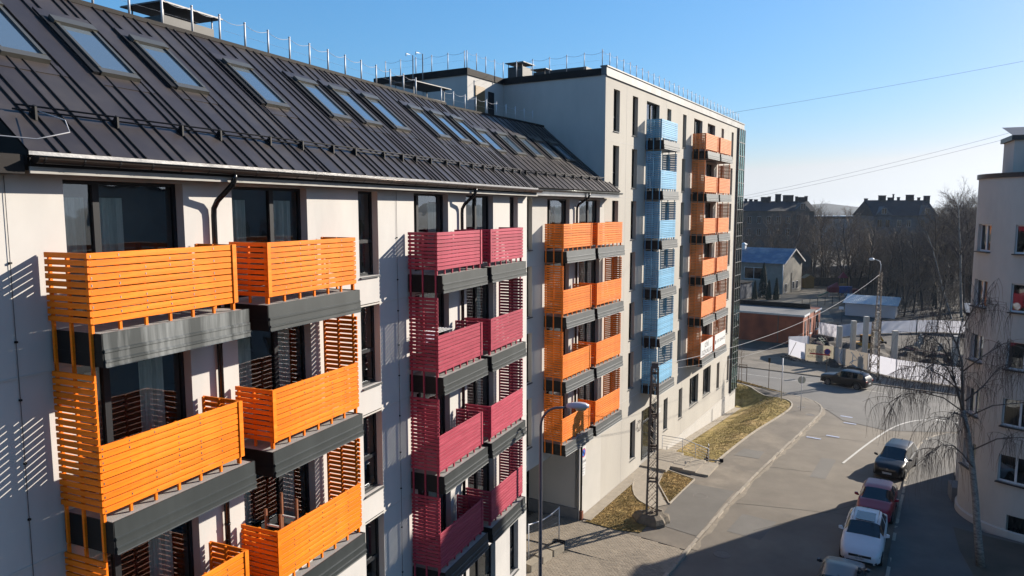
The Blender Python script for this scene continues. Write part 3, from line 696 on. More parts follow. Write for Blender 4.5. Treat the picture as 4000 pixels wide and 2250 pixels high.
def kerb_line(pts, side, name='kerb'):
    r = resample(pts, .25); kb = MB(); strip(kb, r, .10, -.06, .06, side=side); o = tag(kb.build(name, M['kerb']), kind='structure')
    # single stones about a metre long, slightly uneven
    d = 0; cur = [r[0]]
    for a, b in zip(r, r[1:]):
        d += math.dist(a, b); cur.append(b)
        if d > 1.0:
            p, q = Vector(cur[0]), Vector(cur[-1]); m_ = (p+q)/2; ln = (q-p).length; an = math.atan2(q.y-p.y, q.x-p.x); nx, ny = (q.y-p.y)/ln, -(q.x-p.x)/ln
            if m_.y > 26:
                st2 = MB(); w = .085; h0, h1 = -.05, .125+random.uniform(-.018,.012); l2 = ln/2-.012
                st2.add([(-l2,-w,h0),(l2,-w,h0),(l2,w,h0),(-l2,w,h0),(-l2,-w+.012,h1),(l2,-w+.012,h1+random.uniform(-.008,.008)),(l2,w-.012,h1),(-l2,w-.012,h1)], [(4,5,6,7),(0,1,5,4),(1,2,6,5),(2,3,7,6),(3,0,4,7)])
                st2.build('kerb_stone', M['kerb'], o, loc=(m_.x+nx*(side+random.uniform(-.02,.02)), m_.y+ny*side, G(m_.x,m_.y)), rz=an+random.uniform(-.012,.012))
            d = 0; cur = [b]
kerb_line(KL, -.085); kerb_line(RK, .085)
farK = [(-45,93.6),(-8.13,83.53),(0.11,81.51),(4.88,80.03),(9.7,78.64),(45,69)]
kb = MB(); strip(kb, resample(farK,1.5), .15, -.05, .12, side=.08)
tag(kb.build('kerb', M['kerb']), kind='structure')
sheet('far_pavement', [(x,y+.1) for x,y in farK]+[(45,72.6),(10.4,82.0),(5.4,83.6),(0.6,85.2),(-8,87.2),(-45,97)], .11, 'asphalt_walk')
# left pavement between wall and kerb, lawns on top
walk = [(-8.2,34.46),(-5.42,33.86)]+[p for p in KL if p[1] > 34.2]+[(-4.1,71.7),(-7.4,74.4),(-14,76.6),(-14,74.6),(-7.4,72.6),(-3.9,68.4),(-3.0,67.6),(-2.5,66.3),(-2.8,64.1),(-3.7,60.5),(-4.85,56.2),(-5.95,50.8),(-6.9,46.2),(-10,46.2),(-11.2,35.2),(-11.2,34.7)]
sheet('pavement', walk, .10, 'asphalt_walk', skirt=.1)
rwalk = RK+[(40,54),(14,60),(10,57),(8.6,54),(8.3,52.3),(7.5,47),(7.3,45),(8.1,42),(10.5,40.9),(40,40.8),(40,20)]
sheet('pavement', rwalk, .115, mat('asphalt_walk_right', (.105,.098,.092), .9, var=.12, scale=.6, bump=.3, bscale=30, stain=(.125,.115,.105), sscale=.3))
sheet('planting_bed', [(7.9,20),(7.0,33),(6.6,39),(6.75,42.0),(8.2,41.4),(10.5,40.7),(40,40.5),(40,20)], .135, 'earth')
sheet('verge', [(-7.5,75.2),(-7.5,74.4),(-4.05,71.75),(-2.7,71.05),(-3.3,71.6),(-4.4,72.5)], .14, 'grass')
LR = smooth_pts([(-6.35,44.9),(-5.38,50.69),(-4.3,56.05),(-3.16,60.36),(-2.27,63.95),(-1.97,66.34),(-2.28,67.84),(-2.97,68.5),(-6.9,73.2)], 1)
lawn_main = LR+[(-12,74.8),(-12,70.2),(-6.9,69.4),(-7.93,61.73),(-8.93,53.83),(-9.5,48.15),(-8.5,46.9)]
sheet('lawn', lawn_main, .15, 'grass_green', skirt=.1)
lawn_tri = [(-8.6,44.35),(-6.68,43.4),(-7.32,39.05),(-7.7,39.6),(-8.45,41.63)]
sheet('lawn', lawn_tri, .14, 'grass', skirt=.1)
lawn_one = [(-10.8,34.85),(-10.2,41.4),(-9.92,41.8),(-9.73,40.34),(-9.19,38.87),(-8.11,38.0),(-7.62,36.9),(-7.95,34.8),(-9.16,34.6)]
sheet('lawn', lawn_one, .14, 'grass', skirt=.1)
path = [(-11.0,34.8),(-10.84,34.85),(-10.24,41.4),(-9.95,41.86),(-9.7,40.34),(-9.15,38.9),(-8.05,38.05),(-7.35,38.9),(-7.72,39.6),(-8.5,41.63),(-8.66,44.4),(-8.2,45.2),(-10.2,46),(-10.4,44)]
sheet('garden_path', path, .128, 'cobble')
wl = [SN(s,-15.58) for s in (33.4,45,55,66.9)]; wl2 = [SN(s,-14.95) for s in (66.9,55,45,33.4)]
sheet('wall_foot_strip', wl+wl2, .175, 'cobble', skirt=.1)
kb = MB(); strip(kb, resample(LR[1:],1.0), .10, .02, .20, side=.05)
strip(kb, resample(smooth_pts([(-9.95,41.82),(-9.72,40.34),(-9.17,38.88),(-8.08,38.02),(-7.45,37.9)],1),.5), .07, .02, .18)
strip(kb, [(-6.63,43.4),(-7.28,39.0)], .07, .02, .18); strip(kb, [(-8.65,44.42),(-6.63,43.42)], .07, .02, .18); strip(kb, [(-8.6,44.4),(-8.47,41.63),(-7.3,39.0)], .07, .02, .18)
tag(kb.build('lawn_edging', M['kerb']), kind='structure')
# grass tufts
def tufts(poly, n, dz, mt, hmax=.10):
    xs_ = [p[0] for p in poly]; ys_ = [p[1] for p in poly]; t = MB(); k = 0
    def inside(x, y):
        c = False; j = len(poly)-1
        for i in range(len(poly)):
            xi, yi = poly[i]; xj, yj = poly[j]
            if (yi > y) != (yj > y) and x < (xj-xi)*(y-yi)/(yj-yi)+xi: c = not c
            j = i
        return c
    while k < n:
        x = random.uniform(min(xs_),max(xs_)); y = random.uniform(min(ys_),max(ys_))
        if not inside(x,y): continue
        k += 1; g = G(x,y)+dz
        for b in range(3):
            a = random.uniform(0,6.28); l = random.uniform(.04,.10); h = random.uniform(.01,hmax*.5); w = random.uniform(.012,.028)
            dx, dy = math.cos(a), math.sin(a)
            t.add([(x-dy*w,y+dx*w,g-.01),(x+dy*w,y-dx*w,g-.01),(x+dx*l,y+dy*l,g+h)], [(0,1,2)])
    return tag(t.build('grass', mt, fix=False), 'short patchy grass on the front lawns', 'grass', kind='stuff')
g1 = tufts(lawn_main, 15000, .15, M['grass_green'])
g1['label'] = 'patchy green and straw grass covering the long front lawn'
g2 = tufts(lawn_one, 5000, .14, M['grass']); g2['label'] = 'dry straw-coloured grass on the bed beside the passage'
g3 = tufts(lawn_tri, 2400, .14, M['grass']); g3['label'] = 'dry brown grass on the small triangular bed by the steps'
g4 = tufts([(-7.5,75.2),(-7.5,74.4),(-4.05,71.75),(-2.7,71.05),(-3.3,71.6),(-4.4,72.5)], 900, .14, M['grass'], .16); g4['label'] = 'rough grass on the narrow verge at the street corner'
# driveway of interlocking pavers
drive = [(-7.6,20),(-5.42,33.80),(-8.2,34.40),(-10.9,34.75),(-11.3,34.9),(-14.2,35.0),(-21,36),(-21.5,28.0),(-12.3,27.6),(-11.15,27.4),(-11.15,20)]
dv = sheet('driveway', drive, .080, 'pave_joint')
def in_poly(poly, x, y):
    c = False; j = len(poly)-1
    for i in range(len(poly)):
        xi, yi = poly[i]; xj, yj = poly[j]
        if (yi > y) != (yj > y) and x < (xj-xi)*(y-yi)/(yj-yi)+xi: c = not c
        j = i
    return c
pme = MB().add([(-.096,-.046,0),(.096,-.046,0),(.096,.046,0),(-.096,.046,0),(-.09,-.04,.03),(.09,-.04,.03),(.09,.04,.03),(-.09,.04,.03)], [(4,5,6,7),(0,1,5,4),(1,2,6,5),(2,3,7,6),(3,0,4,7)]).mesh('paver', M['pave'])
ps = []
for j in range(0, 170):
    for i in range(0, 70):
        lx = -14.2+i*.2+(.1 if j % 2 else 0); ly = 26.6+j*.1
        x = lx+(ly-30)*.12; y = ly-(lx+9)*.12
        if y > 26.4 and in_poly(drive, x, y) and x > -14: ps.append((x,y))
ps.sort(key=lambda p: abs(p[0]+7.5)+abs(p[1]-31.2))
rest = MB(); ang = -math.atan(.12)
ca, sa = math.cos(ang), math.sin(ang)
for k, (x, y) in enumerate(ps):
    z = G(x,y)+.070+random.uniform(-.003,.003)
    if k < 290: put('paver', pme, dv, (x,y,z), ang)
    else: rest.add([(x+v.co.x*ca-v.co.y*sa, y+v.co.x*sa+v.co.y*ca, z+v.co.z) for v in pme.vertices], [(4,5,6,7),(0,1,5,4),(1,2,6,5),(2,3,7,6),(3,0,4,7)])
tag(rest.build('pavers', M['pave'], dv, fix=False), kind='stuff')
# entrance platform, steps, railing
st = MB()
def snbox(mb, s0, s1, n0, n1, z0, z1): mb.prism([SN(s0,n0),SN(s1,n0),SN(s1,n1),SN(s0,n1)], z0, z1)
snbox(st, 42.3, 46.0, -15.6, -13.9, -.6, .30)
tw = tag(empty('entrance_steps', (*SN(44,-15),0)), 'light paved entrance landing and three steps beside the tall block door', 'steps')
def loc_build(mb, name, mt, par, smooth=False):
    l = par.matrix_basis.inverted() if par.parent is None else None
    mb.v = [tuple(l @ Vector(v)) for v in mb.v]; return mb.build(name, mt, par, smooth)
bpy.context.view_layer.update()
loc_build(st, 'landing', M['cobble'], tw)
for k in range(3):
    q = MB(); snbox(q, 43.2, 45.6, -13.9+.8*k, -13.1+.8*k, -.6, .27-.07*k); loc_build(q, 'step', M['cobble'], tw)
rl = MB()
top = [(*SN(46.0,-15.4),1.25),(*SN(46.0,-14.0),1.25),(*SN(45.4,-12.1),1.05)]
rl.tube(top, .022, 6)
for h in (.2,.38,.56,.74): rl.tube([(x,y,z-h) for x,y,z in top], .010, 4)
for (s,n,z) in ((46.0,-15.4,1.25),(46,-14.0,1.25),(45.7,-13.05,1.15),(45.4,-12.1,1.05)): rl.tube([(*SN(s,n),0),(*SN(s,n),z)], .02, 6)
hr = tag(empty('handrail', (*SN(46,-13.5),0)), 'steel wire-filled handrail along the entrance landing', 'railing'); bpy.context.view_layer.update(); loc_build(rl, 'rail', M['galv'], hr, True)
# manhole covers, road paint
def manhole(x, y, r, dz, label):
    m = MB(); g = G(x,y)+dz; m.lathe([(r,-.03),(r,.012),(r*.9,.016),(r*.86,.006),(r*.8,.006),(r*.4,.01)], 20)
    o = m.build('manhole_cover', M['iron'], loc=(x,y,g)); tag(o, label, 'manhole cover')
manhole(-5.89,40.83,.42,.10,'iron manhole cover on the pavement beside the lattice pole'); manhole(-3.86,34.31,.42,.0,'iron manhole cover on the road in the building shadow')
manhole(-1.22,66.02,.35,.10,'iron manhole cover on the pavement beyond the round sign'); manhole(-.46,63.55,.35,.10,'iron manhole cover on the pavement nearer than the round sign'); manhole(1.0,66.6,.35,.022,'iron manhole cover on the road at the kerb bend')
def paint(name, pts, w, dz, mt='paint'):
    m = MB(); n = len(pts)
    L_, R_ = [], []
    for i, p in enumerate(pts):
        a = pts[max(i-1,0)]; b = pts[min(i+1,n-1)]; d = math.dist(a,b); nx, ny = (b[1]-a[1])/d*w/2, -(b[0]-a[0])/d*w/2
        L_.append((p[0]-nx,p[1]-ny,G(p[0]-nx,p[1]-ny)+dz)); R_.append((p[0]+nx,p[1]+ny,G(p[0]+nx,p[1]+ny)+dz))
    for i in range(n-1): m.quad(L_[i],R_[i],R_[i+1],L_[i+1])
    return tag(m.build(name, M[mt], fix=False), kind='structure')
paint('road_marking', resample(smooth_pts([(1.75,51.2),(3.6,57.2),(5.6,62.9),(7.2,65.6),(8.3,66.5)],2),.8), .14, .024)
for a in ((9.0,66.9),(10.2,66.6),(11.3,66.3)): paint('road_marking', [a,(a[0]+.7,a[1]-.18)], .35, .026)
paint('road_marking', resample([(-45,89.9),(-8,79.6),(0.5,77.5),(6,75.9)],2), .10, .026)
for (x,y,l) in ((2.3,64.6,.9),(2.5,62.4,.9),(-.1,56.7,1.0),(1.2,57.8,.9)): paint('road_marking', [(x-l/2,y+.1),(x+l/2,y-.1)], .30, .026, 'paint_blue')

# ------------------------------------------------------------------ rounded building on the right
RB = tag(empty('rounded_building', (10.85,44.9,0)), 'beige plastered building with rounded corner and white windows on the right', 'building')
RR = 3.5
def rpath(t):                                # t in metres along the facade; arc from 135 to 270 degrees then straight east
    arc = RR*R(135)
    if t <= arc:
        a = R(135)+t/RR; return (RR*math.cos(a), RR*math.sin(a)), (math.cos(a), math.sin(a))
    return (t-arc, -RR), (0,-1)
def tmap(v):
    (px,py),(nx,ny) = rpath(v[1]); return (px+nx*v[0], py+ny*v[0], v[2])
def ang_t(a): return RR*R(a-135)
RH = []
for k in range(5):
    zt = 15.65-2.87*k
    for (a0,a1) in ((186,207),(229,254)): RH.append((ang_t(a0),ang_t(a1),zt-1.4,zt))
    for x in (2.6, 5.6, 8.6, 11.6): RH.append((ang_t(270)+x, ang_t(270)+x+1.5, zt-1.4, zt))
RH.append((ang_t(238),ang_t(268),.25,1.15))
m = MB(); extra = [ang_t(135)+i*.15 for i in range(int(RR*R(135)/.15)+1)]
ys = sorted({round(v,4) for v in [*extra, ang_t(270)+22, *[h[0] for h in RH], *[h[1] for h in RH]]}); zs = sorted({-.8, 18.0, *[h[2] for h in RH], *[h[3] for h in RH]})
for a, b in zip(ys, ys[1:]):
    run = None
    for c, d in zip(zs, zs[1:]):
        if any(h[0]-1e-3 < (a+b)/2 < h[1]+1e-3 and h[2] < (c+d)/2 < h[3] for h in RH):
            if run: m.quad((0,a,run[0]),(0,b,run[0]),(0,b,run[1]),(0,a,run[1])); run = None
        else: run = (run[0], d) if run else (c, d)
    if run: m.quad((0,a,run[0]),(0,b,run[0]),(0,b,run[1]),(0,a,run[1]))
DEP = .30
for a, b, c, d in RH:
    m.quad((0,a,c),(0,a,d),(-DEP,a,d),(-DEP,a,c)); m.quad((0,b,c),(-DEP,b,c),(-DEP,b,d),(0,b,d))
    n = max(1,int((b-a)/.15))
    for i in range(n):
        p, q = a+(b-a)*i/n, a+(b-a)*(i+1)/n
        m.quad((0,p,d),(0,q,d),(-DEP,q,d),(-DEP,p,d)); m.quad((0,p,c),(-DEP,p,c),(-DEP,q,c),(0,q,c))
m.v = [tmap(v) for v in m.v]; m.build('wall', M['plaster_right'], RB, fix=False)
back = MB(); arc_pts = [rpath(t)[0] for t in extra]; poly = [(x*.82,y*.82) for x,y in arc_pts]+[(22,-2.87),(22,8),(0,6)]
back.prism(poly, -.5, 17.9); back.build('interior_wall', M['interior'], RB)
MB().prism([(rpath(t)[0][0]*.97,rpath(t)[0][1]*.97) for t in extra]+[(21.9,-3.4),(21.9,8),(0,6)], 17.7, 17.98).build('flat_roof', M['chimney'], RB)
pc = MB(); n = 0
for t0, t1 in zip(extra+[ang_t(270)+22], (extra+[ang_t(270)+22])[1:]):
    v = [(-.3,t0,17.97),(.09,t0,17.97),(.09,t0,18.2),(-.3,t0,18.2),(-.3,t1,17.97),(.09,t1,17.97),(.09,t1,18.2),(-.3,t1,18.2)]
    pc.add([tmap(q) for q in v], [(0,1,5,4),(1,2,6,5),(2,3,7,6),(3,0,4,7)])
pc.build('parapet_cap', M['sill_dark'], RB)
pl = MB()
for t0, t1 in zip(extra+[ang_t(270)+22], (extra+[ang_t(270)+22])[1:]):
    v = [(0,t0,-.4),(.10,t0,-.4),(.10,t0,.32),(0,t0,.36),(0,t1,-.4),(.10,t1,-.4),(.10,t1,.32),(0,t1,.36)]
    pl.add([tmap(q) for q in v], [(0,1,5,4),(1,2,6,5),(2,3,7,6),(3,0,4,7)])
pl.build('plinth', M['plaster_right'], RB)
for (a, b, c, d) in RH[:-1]:
    mid = (a+b)/2; (px,py),(nx,ny) = rpath(mid); hw = (b-a)/2+.01; fr = .07
    wr = MB()
    def P2(u, o, z): return (px+nx*o+ny*-u*-1*-1, py+ny*o+nx*u, z) if False else (px+nx*o-ny*u, py+ny*o+nx*u, z)
    def bxx(mb, u0,u1,o0,o1,z0,z1):
        v = [P2(u0,o0,z0),P2(u1,o0,z0),P2(u1,o1,z0),P2(u0,o1,z0),P2(u0,o0,z1),P2(u1,o0,z1),P2(u1,o1,z1),P2(u0,o1,z1)]
        mb.add(v, [(0,3,2,1),(4,5,6,7),(0,1,5,4),(1,2,6,5),(2,3,7,6),(3,0,4,7)])
    o0, o1 = -.27, -.20
    bxx(wr,-hw,-hw+fr,o0,o1,c,d); bxx(wr,hw-fr,hw,o0,o1,c,d); bxx(wr,-hw+fr,hw-fr,o0,o1,c,c+fr); bxx(wr,-hw+fr,hw-fr,o0,o1,d-fr,d); bxx(wr,-.05,.05,o0-.002,o1+.01,c+fr,d-fr)
    w = wr.build('window', M['frame_white'], RB)
    for (u0,u1) in ((-hw+fr,-.05),(.05,hw-fr)):
        MB().quad(P2(u0,-.235,c+fr),P2(u1,-.235,c+fr),P2(u1,-.235,d-fr),P2(u0,-.235,d-fr)).build('pane', M['pane_dark'], w, fix=False)
    s = MB(); bxx(s,-hw-.03,hw+.03,-.2,.13,c-.06,c-.005); s.build('sill', M['sill_dark'], w)
a, b, c, d = RH[-1]
gr = MB(); mid = (a+b)/2
for i in range(7):
    t = a+(b-a)*i/6; gr.tube([tmap((-.1,t,c)),tmap((-.1,t,d))], .012, 4)
for i in range(3):
    t = a+(b-a)*(i+.5)/3; gr.tube([tmap((-.1,t-.25,c)),tmap((-.1,t+.25,d))], .012, 4); gr.tube([tmap((-.1,t+.25,c)),tmap((-.1,t-.25,d))], .012, 4)
gr.build('window_grille', M['black'], RB)
cw_ = MB(); cw_.quad(tmap((-.25,a,c)),tmap((-.25,b,c)),tmap((-.25,b,d)),tmap((-.25,a,d))); cw_.build('basement_window', M['pane_dark'], RB, fix=False)
# set-back top storey and lower wing behind
tb = MB(); tb.box(-1.95, 12, .7, 3.2, 17.9, 20.0); tb.build('attic_wall', M['plaster_right'], RB)
MB().box(-2.1, 12.1, .58, 3.35, 20.0, 20.25).add([(-2.1,.58,20.25),(12,.58,20.25),(12,3.3,20.9),(-2.1,3.3,20.9)],[(0,1,2,3)]).build('attic_roof', M['sill_dark'], RB, fix=False)
MB().tube([(-1.2,.55,17.98),(-1.2,.55,19.3)], .09, 8).build('flue', M['black'], RB)
lw = MB(); lw.prism([(-3.15,2.6),(-2.55,7.25),(12,6),(12,2.6)], -1.2, 10.4); lw.build('wing_wall', M['plaster_right'], RB)
MB().prism([(-3.3,2.6),(-2.68,7.4),(12,6.2),(12,2.6)], 10.4, 10.6).build('wing_roof', M['sill_dark'], RB)
MB().box(-3.62,-2.9,1.2,2.55,-.2,.75).build('stair_block', M['plinth'], RB)
sheet('forest_floor', [(-2,186),(8,168),(3,150),(9,140),(14,131),(24,128),(40,130),(60,230),(0,260),(-40,235),(-30,185)], -.02, mat('leaf_litter', (.028,.022,.018), .97, var=.5, scale=.4), step=6.0)
# sand along the kerb, repair patches, tar joints
M['sand'] = mat('kerb_sand', (.265,.222,.168), .95, var=.25, scale=2.5)
M['patch'] = mat('asphalt_patch', (.150,.138,.122), .9, var=.10, scale=.8, bump=.25, bscale=40)
M['tar'] = mat('tar_joint', (.075,.066,.056), .9, var=.2)
rg0 = random.Random(2); kk = [p for p in resample(KL,.5) if 34 < p[1] < 69]
m = MB()
wk = [rg0.uniform(.06,.30) for _ in kk]
for i in range(len(kk)-1):
    a, b = kk[i], kk[i+1]; d = math.dist(a,b); nx, ny = (b[1]-a[1])/d, -(b[0]-a[0])/d; wa, wb_ = wk[i], wk[i+1]
    m.quad((a[0]-nx*.02,a[1]-ny*.02,G(*a)+.013),(a[0]+nx*wa,a[1]+ny*wa,G(*a)+.013),(b[0]+nx*wb_,b[1]+ny*wb_,G(*b)+.013),(b[0]-nx*.02,b[1]-ny*.02,G(*b)+.013))
tag(m.build('kerb_sand', M['sand'], fix=False), kind='structure')
sheet('road_patch', [SN(36.2,-8.6),SN(38.8,-8.4),SN(38.6,-6.6),SN(36.0,-6.9)], .007, 'patch'); sheet('road_patch', [SN(47,-6.2),SN(51.5,-6.1),SN(51.6,-5.2),SN(47.1,-5.3)], .007, 'patch')
sheet('pavement_patch', [SN(35.0,-12.0),SN(41.5,-12.2),SN(41.6,-9.5),SN(34.6,-9.7)], .112, mat('walk_patch', (.135,.122,.106), .9, var=.12, scale=.8, bump=.3, bscale=30))
sheet('pavement_patch', [SN(48.5,-11.2),SN(50.4,-11.0),SN(50.4,-9.6),SN(48.6,-9.6)], .112, 'patch')
for (a,b) in ((SN(40,-9.0),SN(42.2,-1.6)),(SN(56.8,-8.4),SN(57.6,-1.2)),(SN(37,-7.4),SN(44,-3.0)),(SN(47.5,-9.0),SN(48.1,-6.2))):
    n_ = 7; paint('road_joint', [(a[0]+(b[0]-a[0])*i/n_+rg0.uniform(-.08,.08), a[1]+(b[1]-a[1])*i/n_+rg0.uniform(-.08,.08)) for i in range(n_+1)], .035, .010, 'tar')
# ------------------------------------------------------------------ street furniture
def lattice(h, w0, w1, seg, leg=.05, br=.028):
    m = MB(); c = [(-1,-1),(1,-1),(1,1),(-1,1)]
    def W(z): return (w0+(w1-w0)*z/h)/2
    for sx, sy in c: m.beam((sx*W(0),sy*W(0),0),(sx*W(h),sy*W(h),h), leg)
    z = 0; k = 0
    while z < h-.05:
        z2 = min(h, z+seg*(.55+.45*W(z)/W(0)))
        for i in range(4):
            a, b = c[i], c[(i+1)%4]
            if k % 2: a, b = b, a
            m.beam((a[0]*W(z),a[1]*W(z),z),(b[0]*W(z2),b[1]*W(z2),z2), br, .012)
            m.beam((b[0]*W(z),b[1]*W(z),z),(a[0]*W(z2),a[1]*W(z2),z2), br, .012)
        if k % 3 == 2:
            for i in range(4):
                a, b = c[i], c[(i+1)%4]; m.beam((a[0]*W(z2),a[1]*W(z2),z2),(b[0]*W(z2),b[1]*W(z2),z2), br*1.3)
        z = z2; k += 1
    return m
lp = tag(empty('lattice_pole', (-7.70,36.35,.1), R(12)), 'rusty steel lattice pole standing on a dark stone block beside the lawn', 'pole')
pm_ = lattice(7.8, .54, .32, .62, .11, .07); pm_.v = [(x,y,z+.45) for x,y,z in pm_.v]; pm_.build('mast', M['rust'], lp)
MB().box(-.17,.17,-.17,.17,8.22,8.5).box(-.2,.2,-.05,.05,7.9,8.0).build('mast_head', M['steel'], lp)
rk = MB(); n = 14
ring = [(.95+.18*math.sin(i*2.3), .72+.15*math.cos(i*1.7)) for i in range(n)]
for z, sc in ((-.2,1.0),(.15,1.0),(.38,.88),(.5,.6)):
    for i in range(n): a = 2*math.pi*i/n; rk.v.append((ring[i][0]*sc*math.cos(a)+random.uniform(-.04,.04), ring[i][1]*sc*math.sin(a)+random.uniform(-.04,.04), z+random.uniform(-.03,.03)))
for k in range(3):
    for i in range(n): rk.f.append((k*n+i,k*n+(i+1)%n,(k+1)*n+(i+1)%n,(k+1)*n+i)); rk.m.append(0)
rk.f.append(tuple(3*n+i for i in range(n))); rk.m.append(0)
rk.build('footing', mat('footing_stone', (.16,.13,.095), .95, var=.35, scale=4, bump=.8, bscale=12), lp)
# tall lamp with lattice mast across the street
fp = tag(empty('lattice_lamp_pole', (5.22,81.56,-1.15), R(-15)), 'brown lattice lamp pole in front of the white site fence', 'lamp pole')
lattice(6.2, .85, .62, .62, .07, .05).build('lower_mast', M['rust'], fp)
um = lattice(5.1, .42, .26, .40, .045, .03); um.v = [(x+.12,y,z+6.2) for x,y,z in um.v]; um.build('upper_mast', M['rust'], fp)
MB().tube([(.12,0,11.2),(.12,0,12.0),(.0,.0,12.35),(-.35,0,12.5),(-.55,0,12.52)], .035, 6).build('lamp_arm', M['galv'], fp, smooth=True)
lh = MB(); lh.lathe([(.05,.16),(.2,.12),(.26,.0),(.24,-.06),(.1,-.12)], 12); lh.v = [(x-.75,y,z+12.5) for x,y,z in lh.v]; lh.build('lamp_head', M['white'], fp, smooth=True)
# street lamp close to the plum balconies
sl = tag(empty('street_lamp', (-9.55,24.9,0), R(23)), 'grey steel street lamp with curved arm in front of the plum balconies', 'street lamp')
arc = [(0,0,0),(0,0,4),(0,0,8.25)]+[(.62-.62*math.cos(a), 0, 8.25+.62*math.sin(a)*1.15) for a in [R(t) for t in (15,30,45,60,75,90)]]+[(1.0,0,8.98)]
MB().tube(arc, [.075,.07,.052]+[.045]*6+[.042], 12).build('post', mat('lamp_paint', (.135,.135,.165), .4, .5, var=.1), sl, smooth=True)
hd = MB(); prof = [(0,.05,.05),(.06,.11,.12),(.25,.15,.16),(.5,.155,.17),(.72,.12,.14),(.86,.05,.06)]; n = 12
for x, w, h in prof:
    for j in range(n): a = 2*math.pi*j/n; zz = math.sin(a); hd.v.append((.95+x, w*math.cos(a), 9.02+(h*zz if zz > 0 else .07*zz)))
for k in range(len(prof)-1):
    for j in range(n): hd.f.append((k*n+j,k*n+(j+1)%n,(k+1)*n+(j+1)%n,(k+1)*n+j)); hd.m.append(0)
hd.f.append(tuple(range(n))); hd.m.append(0); hd.f.append(tuple(5*n+j for j in range(n))); hd.m.append(0)
hd.build('lamp_head', mat('lamp_shell', (.55,.54,.60), .45, var=.08), sl, smooth=True)
bw = MB(); bw.lathe([(.02,-.15),(.10,-.13),(.13,-.05),(.13,.0)], 14); bw.v = [(1.50+x*1.9,y,z+9.0) for x,y,z in bw.v]; bw.build('lamp_bowl', mat('lamp_bowl', (.50,.45,.28), .25), sl, smooth=True)
# sign posts
def pole_sign(name, label, x, y, h, dz, disc=None, mt='galv', rz=0, r=.03, cat='sign', back=None):
    g = G(x,y)+dz; t = tag(empty(name, (x,y,g), rz), label, cat)
    MB().tube([(0,0,-.1),(0,0,h)], r, 8).build('post', M[mt], t, smooth=True)
    if disc:
        d = MB(); n = 24
        for yy, rr in ((-.035,disc),(-.045,disc)):
            for j in range(n): a = 2*math.pi*j/n; d.v.append((rr*math.cos(a), yy, h-disc+rr*math.sin(a)))
        for j in range(n): d.f.append((j,(j+1)%n,n+(j+1)%n,n+j)); d.m.append(0)
        d.f.append(tuple(range(n))); d.m.append(0); d.f.append(tuple(range(2*n-1,n-1,-1))); d.m.append(0)
        d.build('sign_plate', back or M['galv'], t)
    return t
pole_sign('traffic_sign', 'pale round sign seen from behind on a thin grey pole at the corner', -1.24,64.75,2.95,.11,.32, rz=R(180+15), back=mat('sign_back', (.50,.52,.46), .5, .3, var=.1))
pole_sign('steel_post', 'tall bare galvanised post at the tip of the lawn', -2.93,67.41,3.9,.12,None, r=.05, cat='post')
ts = pole_sign('signal_post', 'thin rusty post with a small dark box on the grass verge', -4.35,72.6,3.0,.12,None,'rust', cat='post')
MB().box(-.11,.11,-.09,.09,2.55,2.98).build('box', M['black'], ts)
np_ = pole_sign('no_parking_sign', 'blue and red round no-parking sign on the far pavement before the site fence', .78,82.89,2.75,.11,.33,'rust',rz=R(20), back=mat('sign_red', (.42,.03,.05), .5))
dd = MB(); n = 24
for j in range(n): a = 2*math.pi*j/n; dd.v.append((.27*math.cos(a), -.049, 2.42+.27*math.sin(a)))
dd.f.append(tuple(range(n))); dd.m.append(0); dd.build('sign_face', mat('sign_blue', (.02,.05,.28), .5), np_, fix=False)
MB().beam((-.19,-.053,2.61),(.19,-.053,2.23),.05,.004).beam((-.19,-.055,2.23),(.19,-.055,2.61),.05,.004).build('sign_bar', mat('sign_red2', (.42,.03,.05), .5), np_)
# sapling with stakes
sp = tag(empty('sapling', (-7.05,74.8,G(-7.05,74.8)+.12)), 'thin staked sapling on the verge beside the glazed corner', 'tree')
for x in (.0, .75): MB().tube([(x-.3,.1,0),(x-.3,.1,1.75)], .04, 6).build('stake', M['rust'], sp, smooth=True)
MB().box(-.32,.47,.08,.12,1.62,1.70).box(-.32,.47,.08,.12,1.35,1.42).build('stake_rail', M['rust'], sp)
# e-scooter
es = tag(empty('electric_scooter', (-6.05,47.3,G(-6.05,47.3)+.12), R(12)), 'black electric scooter parked across the lawn edge', 'scooter')
def wheel_simple(mb, c, r, w, n=18):
    p = [(r*.55,-w/2),(r*.9,-w/2),(r,-w*.25),(r,w*.25),(r*.9,w/2),(r*.55,w/2)]
    o = len(mb.v)
    for rr, q in p:
        for j in range(n): a = 2*math.pi*j/n; mb.v.append((c[0]+rr*math.cos(a), c[1]+q, c[2]+rr*math.sin(a)))
    for k in range(5):
        for j in range(n): mb.f.append((o+k*n+j,o+k*n+(j+1)%n,o+(k+1)*n+(j+1)%n,o+(k+1)*n+j)); mb.m.append(0)
    mb.f.append(tuple(o+j for j in range(n))); mb.m.append(0); mb.f.append(tuple(o+5*n+j for j in range(n))); mb.m.append(0)
for x in (-.48,.50): w_ = MB(); wheel_simple(w_, (x,0,.14), .14, .08); w_.build('wheel', M['black'], es)
MB().box(-.30,.42,-.075,.075,.12,.17).build('deck', M['steel'], es)
MB().box(.34,.64,-.045,.045,.255,.275).build('mudguard', M['black'], es)
MB().tube([(-.30,0,.15),(-.40,0,.30),(-.44,0,.36)], .05, 8).tube([(-.48,0,.13),(-.44,0,.36),(-.33,0,1.15)], .034, 8).build('stem', mat('scooter_stem', (.07,.03,.02), .4), es, smooth=True)
MB().tube([(-.33,-.24,1.14),(-.33,.24,1.14)], .02, 8).build('handlebar', M['galv'], es, smooth=True)
